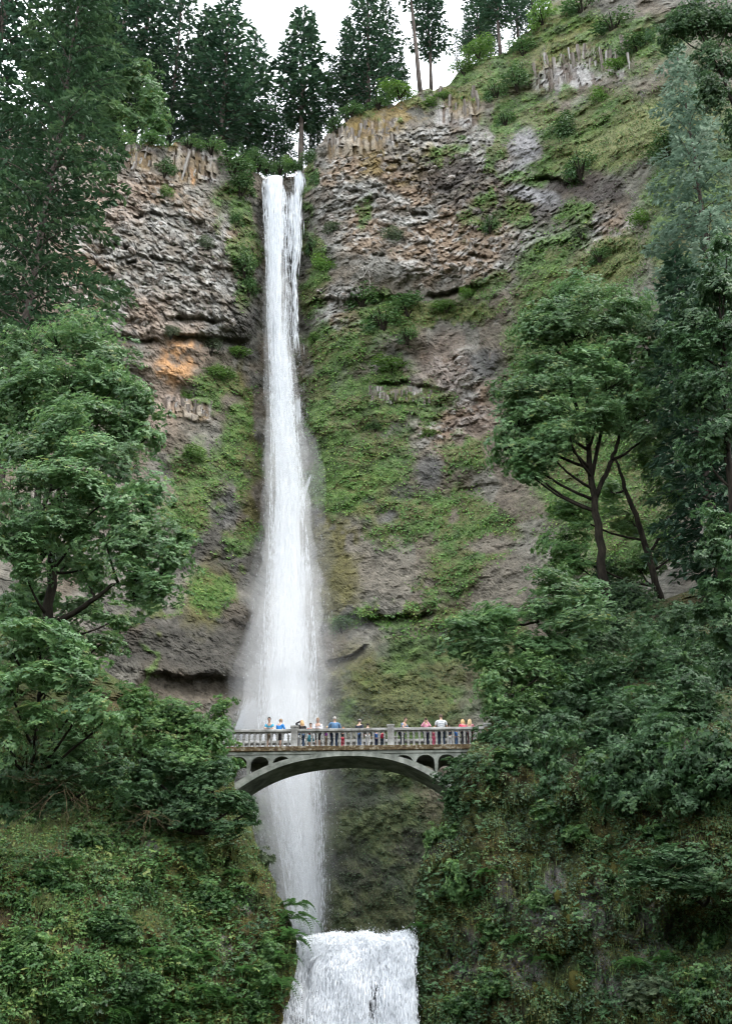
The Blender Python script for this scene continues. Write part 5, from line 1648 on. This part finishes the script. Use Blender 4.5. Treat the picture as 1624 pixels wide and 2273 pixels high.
hb = z_sp - .03
V, F = lathe_sq([(.03, .085, 1), (.10, .085, 1), (.13, .065, .5), (hb * .80, .052, .3), (hb * .84, .075, .6), (hb * .9, .075, .6), (hb * .93, .062, .6), (z_sp + .06, .085, 1)])
bal_me = mesh('baluster', V, F, mat=M['concrete'])
# arch head: strip from z_sp to rail underside with an arched opening sp_ wide
nseg = 10
xx = np.linspace(-sp_ / 2, sp_ / 2, nseg + 1)
zz = z_sp + (zr_bot + .01 - z_sp) * np.sqrt(np.clip(1 - (np.abs(xx) / (sp_ * .40)) ** 2, 0, 1)) * .82
zz[np.abs(xx) >= sp_ * .40] = z_sp
g_ = G()
for ya in (0, 1):
    yv = -.06 if ya == 0 else .06
    Vt = np.concatenate([np.stack([xx, np.full_like(xx, yv), zz], 1), np.stack([xx, np.full_like(xx, yv), np.full_like(xx, zr_bot + .005)], 1)])
    Ft = []
    for j in range(nseg):
        a, b, c, d = j, j + 1, nseg + 2 + j, nseg + 1 + j
        Ft += [(a, b, c), (a, c, d)] if ya == 0 else [(a, c, b), (a, d, c)]
    g_.add(Vt, Ft)
Vt = np.concatenate([np.stack([xx, np.full_like(xx, -.06), zz], 1), np.stack([xx, np.full_like(xx, .06), zz], 1)])
Ft = []
for j in range(nseg):
    a, b, c, d = j, j + 1, nseg + 2 + j, nseg + 1 + j
    Ft += [(a, c, b), (a, d, c)]
g_.add(Vt, Ft)
V, F, A = g_.arrays()
arch_me = mesh('arch_head', V, F, rnd=A, mat=M['concrete'])
pg = G()
wp = 7.4 / bk
box(pg, -wp, wp, -.2, .2, bz(1667.5), bz(1613.5))
box(pg, -wp - .04, wp + .04, -.24, .24, bz(1613.4), bz(1610))
V, F, A = pg.arrays()
post_me = mesh('post', V, F, rnd=A, mat=M['concrete'])
posts_px = [437, 652, 867, 1082]
for side in (0, 1):
    yc = .13 if side == 0 else BW - .13
    for px in posts_px:
        o = link('post', post_me, bridge)
        o.location = (bx_(px), yc, 0)
        bevel_obj(o, .02)
    for a, b in zip(posts_px[:-1], posts_px[1:]):
        xa, xb = bx_(a) + wp, bx_(b) - wp
        nb = int(round((xb - xa) / sp_))
        s_ = (xb - xa) / nb
        for j in range(nb):
            o = link('baluster', bal_me, bridge)
            o.location = (xa + s_ * (j + .5), yc, 0)
            if j < nb - 1:
                o = link('arch_head', arch_me, bridge)
                o.location = (xa + s_ * (j + 1), yc, 0)
                o.scale = (s_ / sp_, 1, 1)
# arch rib
AX = np.array([500, 520, 548, 597.5, 642.7, 697.8, 751, 810, 876, 922, 949, 998.4, 1024], float)
AT = np.array([1752, 1738, 1719.7, 1697.5, 1682, 1673.2, 1670.4, 1671.4, 1678.5, 1693, 1707.5, 1739.5, 1758], float)
xs = np.linspace(bx_(500), bx_(1024), 49)
co = np.polyfit(bx_(AX), [bz(v) for v in AT], 6)
zt = np.polyval(co, xs)
th = .20 + .30 * (np.abs(xs - bx_(761)) / abs(bx_(515) - bx_(761))) ** 1.5
zb = zt - th
g_ = G()
n_ = len(xs)
Vt = np.concatenate([np.stack([xs, np.full(n_, -.03), zt], 1), np.stack([xs, np.full(n_, BW + .03), zt], 1), np.stack([xs, np.full(n_, BW + .03), zb], 1), np.stack([xs, np.full(n_, -.03), zb], 1)])
Ft = []
for k in range(4):
    k2 = (k + 1) % 4
    for j in range(n_ - 1):
        a, b, c, d = k * n_ + j, k * n_ + j + 1, k2 * n_ + j + 1, k2 * n_ + j
        Ft += [(a, c, b), (a, d, c)]
g_.add(Vt, [f[::-1] for f in Ft])
build(g_, 'arch_rib', M['concrete_green'], bridge)
# spandrel walls: solid over the crown, arched openings towards the ends
opens = [(462, 501), (508, 549), (556, 597.5), (604.5, 646), (872, 916), (922, 964), (970, 1010)]
ztop = bz(1672.8)
for y0, y1 in ((.06, .30), (BW - .30, BW - .06)):
    xs2 = np.linspace(bx_(470), bx_(1060), 260)
    zlow = np.where((xs2 > bx_(500)) & (xs2 < bx_(1024)), np.polyval(co, xs2) - .08, np.polyval(co, np.clip(xs2, bx_(500), bx_(1024))) - .6)
    # the wall top is one beam; below it the piers
    cur = np.array([ztop] * len(xs2))
    opening = np.zeros(len(xs2), bool)
    head = np.full(len(xs2), -99.)
    for a, b in opens:
        xa, xb = bx_(a), bx_(b)
        ins = (xs2 > xa) & (xs2 < xb)
        opening |= ins
        q = (xs2 - (xa + xb) / 2) / ((xb - xa) / 2)
        head = np.where(ins, bz(1676.5) - (1 - np.sqrt(np.clip(1 - q * q, 0, 1))) * .45, head)
    bottom = np.where(opening, head, zlow)
    bottom = np.minimum(bottom, ztop - .02)
    g_ = G()
    n_ = len(xs2)
    Vt = np.concatenate([np.stack([xs2, np.full(n_, y), z], 1) for y, z in ((y0, bottom), (y0, cur), (y1, cur), (y1, bottom))])
    Ft = []
    for k in range(4):
        k2 = (k + 1) % 4
        for j in range(n_ - 1):
            a, b, c, d = k * n_ + j, k * n_ + j + 1, k2 * n_ + j + 1, k2 * n_ + j
            Ft += [(a, b, c), (a, c, d)]
    g_.add(Vt, Ft)
    build(g_, 'spandrel_wall', M['concrete_green'], bridge)
# abutments
for a, b in ((420, 458), (1040, 1090)):
    build(box(G(), bx_(a), bx_(b), .1, BW - .1, bz(1800), bz(1677.2)), 'abutment', M['concrete_green'], bridge)

# ================================================================== PEOPLE
PM = {}


def pm(rgb, rough=.8):
    k = tuple(round(c, 3) for c in rgb)
    if k not in PM:
        PM[k] = plain_mat('cloth' if rough > .7 else 'skin_tone', rgb, rough)
    return PM[k]


def skin_arrays(V, E, RAD, root=0, sub=1):
    me = bpy.data.meshes.new('tmp')
    me.from_pydata([tuple(v) for v in V], [tuple(e) for e in E], [])
    ob = bpy.data.objects.new('tmp', me)
    COL.objects.link(ob)
    ob.modifiers.new('skin', 'SKIN')
    for i, rr in enumerate(RAD):
        d = me.skin_vertices[0].data[i]
        d.radius = rr if isinstance(rr, tuple) else (rr, rr)
        d.use_root = (i == root)
    sb = ob.modifiers.new('sub', 'SUBSURF')
    sb.levels = sub
    sb.render_levels = sub
    dg = bpy.context.evaluated_depsgraph_get()
    ev = ob.evaluated_get(dg)
    m2 = ev.to_mesh()
    m2.calc_loop_triangles()
    VV = np.array([v.co[:] for v in m2.vertices])
    FF = np.array([t.vertices[:] for t in m2.loop_triangles])
    ev.to_mesh_clear()
    bpy.data.objects.remove(ob)
    bpy.data.meshes.remove(me)
    return VV, FF


SKIN = (.52, .33, .25)


def person(label, px, h, face, top, bottom, hair, lean=0.0, side=0.0, longsleeve=True, shorts=False, hairlen=0, pose='rail', wide=1.0, yoff=.55, skirt=None, cap=None, pack=None, stripes=None, camera_=False):
    """face: +1 looks towards the viewer, -1 away. Body frame: x right, y front (towards -Y of the bridge when face=1)"""
    s = h / 1.75
    o = empty('person', (0, 0, 0), label, 'person', 'people on the bridge')
    loc = bridge.matrix_basis if False else None
    base = Vector((bx_(px), yoff, 0.0))
    rot = Matrix.Rotation(R(-2.5), 4, 'Z')
    o.location = Vector(borg) + rot @ base
    o.rotation_euler = (0, 0, R(-2.5) + (0 if face > 0 else math.pi) + side)
    o.scale = (s, s, s)
    f = -1.0                                    # front direction along local y
    lx = lean
    hipz, chestz, neckz = .93, 1.26, 1.46
    by = lambda z: f * lx * max(0, (z - hipz)) * 1.0
    V, E, RD = [], [], []

    def v(x, y, z, rr):
        V.append((x, y, z))
        RD.append(rr)
        return len(V) - 1
    w = wide
    pel = v(0, 0, hipz, (.15 * w, .115 * w))
    ab = v(0, by(1.1), 1.1, (.145 * w, .11 * w))
    ch = v(0, by(chestz), chestz + .02, (.165 * w, .12 * w))
    up_ = v(0, by(1.4), 1.40, (.12 * w, .09))
    nk = v(0, by(neckz) + f * .01, neckz + .03, .052)
    hd0 = v(0, by(1.55) + f * .03, 1.56, (.068, .075))
    hd1 = v(0, by(1.64) + f * .03 * (1 + lx), 1.645, (.078, .095))
    hd2 = v(0, by(1.71) + f * .02 * (1 + lx), 1.72, (.06, .075))
    E += [(pel, ab), (ab, ch), (ch, up_), (up_, nk), (nk, hd0), (hd0, hd1), (hd1, hd2)]
    arms = []
    for sx in (-1, 1):
        shx = .185 * w * sx
        sh = v(shx, by(1.4), 1.385, .06)
        if pose == 'rail':
            el = v(shx + .07 * sx, by(1.3) + f * .16, 1.14, .043)
            wr = v(shx * .45, by(1.2) + f * .36, 1.10, .031)
            hnd = v(shx * .2, by(1.2) + f * .40, 1.10, .03)
        elif pose == 'straight':
            el = v(shx + .06 * sx, by(1.3) + f * .12, 1.15, .043)
            wr = v(shx + .02 * sx, by(1.2) + f * .32, 1.08, .031)
            hnd = v(shx, by(1.2) + f * .40, 1.09, .03)
        elif pose == 'camera':
            el = v(shx + .08 * sx, by(1.3) + f * .16, 1.22, .043)
            wr = v(shx * .45, by(1.5) + f * .26, 1.47, .031)
            hnd = v(shx * .3, by(1.5) + f * .26, 1.55, .03)
        elif pose == 'hair' and sx > 0:
            el = v(shx + .2, by(1.4) + .02, 1.5, .043)
            wr = v(shx * .5, by(1.6) + .02, 1.68, .031)
            hnd = v(shx * .3, by(1.6), 1.72, .03)
        else:
            el = v(shx + .05 * sx, by(1.15) + .02, 1.12, .043)
            wr = v(shx + .05 * sx, by(1.0) + f * .08, .9, .031)
            hnd = v(shx + .045 * sx, by(.9) + f * .1, .83, .03)
        E += [(up_, sh), (sh, el), (el, wr), (wr, hnd)]
        arms.append((sh, el, wr, hnd))
    legs = []
    for sx in (-1, 1):
        hp = v(.085 * w * sx, 0, .86, .085 * w)
        kn = v(.09 * w * sx, f * .03, .49, .058)
        an = v(.09 * w * sx, .02, .09, .038)
        toe = v(.10 * w * sx, f * .14, .035, .035)
        E += [(pel, hp), (hp, kn), (kn, an), (an, toe)]
        legs.append((hp, kn, an, toe))
    VV, FF = skin_arrays(V, E, RD)
    gb = G().add(VV, FF)
    # fingers
    for sh, el, wr, hnd in arms:
        a, b = np.array(V[wr]), np.array(V[hnd])
        d = unit(b - a)
        sd2 = unit(np.cross(d, [0, 0, 1.]) + 1e-4)
        for k, (oo, ln) in enumerate([(-.027, .07), (-.01, .08), (.008, .078), (.025, .062)]):
            p0 = b + sd2 * oo + d * .01
            gb.add(*tube(np.array([p0, p0 + d * ln * .55, p0 + d * ln * .85 + [0, 0, -.025]]), [.010, .009, .007], 5))
        p0 = a + d * .03 + sd2 * .03
        gb.add(*tube(np.array([p0, p0 + d * .03 + sd2 * .025, p0 + d * .06 + sd2 * .03]), [.011, .010, .008], 5))
    # face: nose, eyes
    hc = np.array(V[hd1])
    gb.add(*tube(np.array([hc + [0, f * .088, .02], hc + [0, f * .115, -.015]]), [.008, .016], 5))
    for sx in (-1, 1):
        gb.add(*tube(np.array([hc + [.082 * sx, .01, .01], hc + [.085 * sx, .012, -.03]]), [.018, .012], 5))
    body = build(gb, 'body', pm(SKIN, .55), o, smooth=True)
    ge = G()
    for sx in (-1, 1):
        ge.add(*tube(np.array([hc + [.032 * sx, f * .086, .012], hc + [.032 * sx, f * .094, .012]]), [.011, .009], 6))
    build(ge, 'eyes', pm((.03, .025, .02)), body)
    gm = G()
    gm.add(*tube(np.array([hc + [-.024, f * .086, -.05], hc + [0, f * .094, -.053], hc + [.024, f * .086, -.05]]), [.004, .007, .004], 5))
    build(gm, 'mouth', pm((.35, .13, .12)), body)

    def garment(name, ids, edges, grow, mat, extra=()):
        mp = {i: j for j, i in enumerate(ids)}
        vs = [V[i] for i in ids] + [e[:3] for e in extra]
        rd = [tuple(np.array(RD[i] if isinstance(RD[i], tuple) else (RD[i], RD[i])) + grow) for i in ids] + [(e[3], e[3]) for e in extra]
        es = [(mp[a], mp[b]) for a, b in edges if a in mp and b in mp]
        for k, e in enumerate(extra):
            es.append((mp[e[4]], len(ids) + k))
        a_, b_ = skin_arrays(vs, es, rd)
        return build(G().add(a_, b_), name, mat, o, smooth=True)
    mid = lambda a, b, t: tuple(np.array(V[a]) * (1 - t) + np.array(V[b]) * t)
    tids = [pel, ab, ch, up_]
    ex = []
    for sh, el, wr, hnd in arms:
        tids += [sh, el] + ([wr] if longsleeve else [])
    tids_e = list(E)
    if not longsleeve:
        tids = [i for i in tids if i not in [a[1] for a in arms]]
        for sh, el, wr, hnd in arms:
            ex.append((*mid(sh, el, .75), .056, sh))
    garment('top', tids, tids_e, .018, pm(top), ex)
    bids = [pel]
    ex = []
    for hp, kn, an, toe in legs:
        bids += [hp, kn] if shorts else [hp, kn, an]
    garment('trousers' if not shorts else 'shorts', bids, E, .016, pm(bottom))
    if skirt:
        V2, F2 = lathe_sq([(.98, .16, 0), (.85, .2, 0), (.62, .27, 0)], 12)
        build(G().add(V2, F2), 'skirt', pm(skirt), o, smooth=True)
    gs = G()
    for hp, kn, an, toe in legs:
        a, t_ = np.array(V[an]), np.array(V[toe])
        gs.add(*tube(np.array([[a[0], .07, .04], [a[0], .0, .05], [t_[0], f * .1, .042], [t_[0], f * .19, .03]]), [.035, .048, .045, .025], 7))
    build(gs, 'shoes', pm((.06, .055, .055)), o, smooth=True)
    # hair: cap over the skull, open at the face
    gh = G()
    nu, nv = 14, 8
    Vh, Fh = [], []
    for i in range(nv):
        th_ = i / (nv - 1) * R(118)
        for j in range(nu):
            p_ = j * 2 * math.pi / nu
            fr = max(0, math.sin(p_) * f)          # towards the face
            th2 = min(th_, R(118) - fr * R(56))
            Vh.append((.097 * math.sin(th2) * math.cos(p_), .118 * math.sin(th2) * math.sin(p_), .118 * math.cos(th2)))
    for i in range(nv - 1):
        for j in range(nu):
            a, b = i * nu + j, i * nu + (j + 1) % nu
            Fh += [(a, a + nu, b + nu), (a, b + nu, b)]
    gh.add(np.array(Vh) + hc + [0, -f * .012, .02], Fh)
    if hairlen:
        rr_ = np.random.default_rng(int(px))
        for k in range(26):
            a = R(200 + 140 * k / 25) if f > 0 else R(20 + 140 * k / 25)
            p0 = hc + np.array([.085 * math.cos(a), .10 * math.sin(a), .03])
            ln = hairlen * rr_.uniform(.8, 1.1)
            p1 = p0 + [.03 * math.cos(a), .04 * math.sin(a), -ln * .5]
            p2 = p0 + [.02 * math.cos(a) + rr_.normal() * .02, .03 * math.sin(a), -ln]
            gh.add(*tube(np.array([p0, p1, p2]), [.03, .032, .012], 5))
    build(gh, 'hair', pm(hair), o, smooth=True)
    if cap:
        V2, F2 = lathe_sq([(0, .112, 0), (.06, .105, 0), (.1, .06, 0), (.105, .01, 0)], 12)
        g2 = G().add(V2 + hc + [0, 0, .045], F2)
        g2.add(*tube(np.array([hc + [0, f * .08, .05], hc + [0, f * .2, .045]]), [.07, .05], 8))
        build(g2, 'cap', pm(cap), o, smooth=True)
    if pack:
        V2, F2 = lathe_sq([(.95, .13, .6), (1.0, .17, .6), (1.25, .17, .6), (1.38, .1, .4)], 10)
        build(G().add(V2 + [0, -f * .2, 0], F2), 'backpack', pm(pack), o, smooth=True)
    if stripes:
        for zz_ in (1.02, 1.13, 1.24, 1.34):
            a_ = np.arange(13) * 2 * math.pi / 12
            rr1 = np.interp(zz_, [.93, 1.1, 1.28, 1.4], [.168, .163, .183, .14]) * w
            rr2 = np.interp(zz_, [.93, 1.1, 1.28, 1.4], [.133, .128, .138, .11]) * w
            pts = np.stack([rr1 * np.cos(a_), rr2 * np.sin(a_) + by(zz_), np.full(13, zz_)], 1)
            build(G().add(*tube(pts, .014, 4)), 'stripe', pm(stripes), o, smooth=True)
    if camera_:
        c = hc + [0, f * .16, -.01]
        g2 = box(G(), c[0] - .07, c[0] + .07, c[1] - .035, c[1] + .035, c[2] - .045, c[2] + .045)
        g2.add(*tube(np.array([c, c + [0, f * .11, 0]]), [.036, .036], 8))
        build(g2, 'handheld_camera', pm((.015, .015, .017)), o)
    return o


JEANS, DJEANS, KHAKI = (.08, .13, .22), (.025, .035, .06), (.26, .20, .14)
person('man with dark hair in a cyan T-shirt leaning on the rail, leftmost', 594, 1.74, 1, (.05, .33, .50), KHAKI, (.03, .022, .018), lean=.55, longsleeve=False, shorts=True)
person('person in a bright blue jacket looking aside, second from the left', 615, 1.80, -1, (.03, .20, .52), (.05, .045, .05), (.20, .13, .08), lean=.15, side=-.5, shorts=True, pose='straight')
person('person with long blond hair in a black top and jeans', 667, 1.70, -1, (.014, .014, .016), JEANS, (.42, .27, .13), hairlen=.34, pose='hair', side=.35, lean=.1)
person('child in a red jacket and cyan skirt behind the rail', 687, 1.45, 1, (.50, .04, .06), (.1, .4, .5), (.02, .015, .013), shorts=True, skirt=(.10, .42, .55), lean=.3)
person('person in a pale grey hooded top over an orange shirt, facing the viewer', 703, 1.72, 1, (.50, .51, .55), (.02, .02, .022), (.45, .33, .22), lean=.35, shorts=True)
person('blond child in a purple shirt and khaki trousers', 724, 1.32, -1, (.30, .05, .38), KHAKI, (.55, .38, .20))
person('broad person in a blue denim jacket bending over the rail', 740, 1.80, -1, (.10, .19, .32), (.03, .05, .09), (.32, .30, .28), lean=-.25, wide=1.35, side=.15)
person('red haired child in red trousers beside the denim jacket', 760, 1.22, -1, (.03, .03, .035), (.55, .04, .08), (.48, .14, .04))
person('man in a dark jacket, grey cap and blue jeans', 796, 1.68, -1, (.03, .035, .05), (.07, .14, .30), (.05, .045, .04), cap=(.22, .21, .20), pose='down', side=-.4)
person('dark haired person in a grey top and white trousers', 815, 1.45, -1, (.07, .075, .085), (.75, .75, .76), (.02, .017, .016), pose='down')
person('small child in a blue and navy outfit left of the red backpack', 835, 1.08, -1, (.05, .14, .42), (.02, .03, .08), (.05, .04, .03), pose='down')
person('small child with a red backpack next to the right post', 848, 1.05, -1, (.70, .68, .68), (.04, .06, .10), (.10, .07, .05), pose='down', pack=(.60, .03, .09))
person('young man in a grey blue shirt leaning left right of the post', 892, 1.70, 1, (.16, .21, .28), (.03, .035, .05), (.05, .03, .022), lean=.35, side=.9, longsleeve=False)
person('woman in a pink top holding a camera to her face', 946, 1.68, 1, (.72, .32, .42), (.025, .03, .06), (.16, .09, .05), pose='camera', camera_=True, hairlen=.2, lean=.15)
person('child in an all pink outfit under the camera woman', 964, 1.22, -1, (.75, .12, .24), (.75, .12, .24), (.30, .18, .10))
person('tall broad man in a white and grey striped shirt', 980, 1.90, -1, (.62, .63, .64), (.04, .06, .10), (.11, .075, .06), wide=1.3, longsleeve=False, stripes=(.30, .33, .38), pose='straight')
person('child in a dark top and white trousers beside the striped shirt', 998, 1.25, -1, (.03, .035, .06), (.75, .75, .77), (.12, .08, .06))
person('child in a blue T-shirt and jeans at the right end', 1013, 1.12, 1, (.04, .20, .58), (.10, .17, .32), (.10, .07, .05), longsleeve=False, pose='down', side=.8)
person('girl in a pink red jacket with blond ponytail near the right leaves', 1031, 1.66, -1, (.68, .10, .16), (.03, .03, .04), (.58, .38, .18), hairlen=.25, lean=.25, side=.3)
person('girl with long pale blond hair, rightmost on the bridge', 1044, 1.62, -1, (.55, .22, .25), (.10, .02, .03), (.65, .48, .28), hairlen=.36, side=-.35)

# ================================================================== fine spray hanging round the plume
def mist_mat(name, dens):
    m, N, L = new_mat(name)
    o_ = N.new('ShaderNodeOutputMaterial')
    v_ = N.new('ShaderNodeVolumeScatter')
    v_.inputs['Color'].default_value = (.97, .98, 1, 1)
    v_.inputs['Density'].default_value = dens
    v_.inputs['Anisotropy'].default_value = 0.0
    L.new(v_.outputs[0], o_.inputs['Volume'])
    return m


def mist_tube(name, wid, dens, y0, y1, seed, depth=.8, rough=.5, shift=0.0):
    """closed lumpy sleeve of spray that follows the falling water"""
    n_, nu = 150, 26
    py = np.linspace(y0, y1, n_)
    taper = np.sqrt(np.clip(np.minimum((py - y0) / 90., (y1 + 1 - py) / 60.), 0, 1))
    cx, cw = np.interp(py, FPY, FCX) + shift, np.interp(py, FPY, FOW) * wid * np.maximum(taper, .02)
    Yc = fall_Y(py)
    kk = np.array([ppm(x, y, Y) for x, y, Y in zip(cx, py, Yc)])
    c = P(cx, py, Yc)
    a_ = np.arange(nu) * 2 * math.pi / nu
    ww = (cw / kk)[:, None]
    lump = 1 - rough / 2 + rough * fbm(np.cos(a_)[None] * 1.6 + np.zeros((n_, 1)) + seed, np.sin(a_)[None] * 1.6 + np.zeros((n_, 1)), (c[:, 2] / 7)[:, None], 4) * 1.3
    V = np.stack([c[:, None, 0] + ww * lump * np.cos(a_), c[:, None, 1] + depth * ww * lump * np.sin(a_), np.broadcast_to(c[:, None, 2], lump.shape)], -1).reshape(-1, 3)
    i = np.arange(n_ - 1)[:, None] * nu
    k = np.arange(nu)[None]
    k2 = (k + 1) % nu
    q = np.stack([i + k, i + k2, i + nu + k2, i + nu + k], -1).reshape(-1, 4)
    F = np.concatenate([q[:, [0, 2, 1]], q[:, [0, 3, 2]]])
    e = (n_ - 1) * nu
    cap = [(0, j, j + 1) for j in range(1, nu - 1)] + [(e, e + j + 1, e + j) for j in range(1, nu - 1)]
    return link(name, mesh(name, V, np.concatenate([F, np.array(cap)]), mat=mist_mat(name, dens)), kind='stuff', label='fine white spray around the falling water')


mist_tube('mist', .62, .13, 430, 2080, 1, rough=.9)
mist_tube('mist', 1.0, .08, 560, 2085, 5, rough=1.0)
mist_tube('mist', 1.45, .026, 900, 2090, 9, rough=.8, shift=14)
mist_tube('mist', 2.0, .010, 1300, 2095, 13, rough=.6, shift=48)
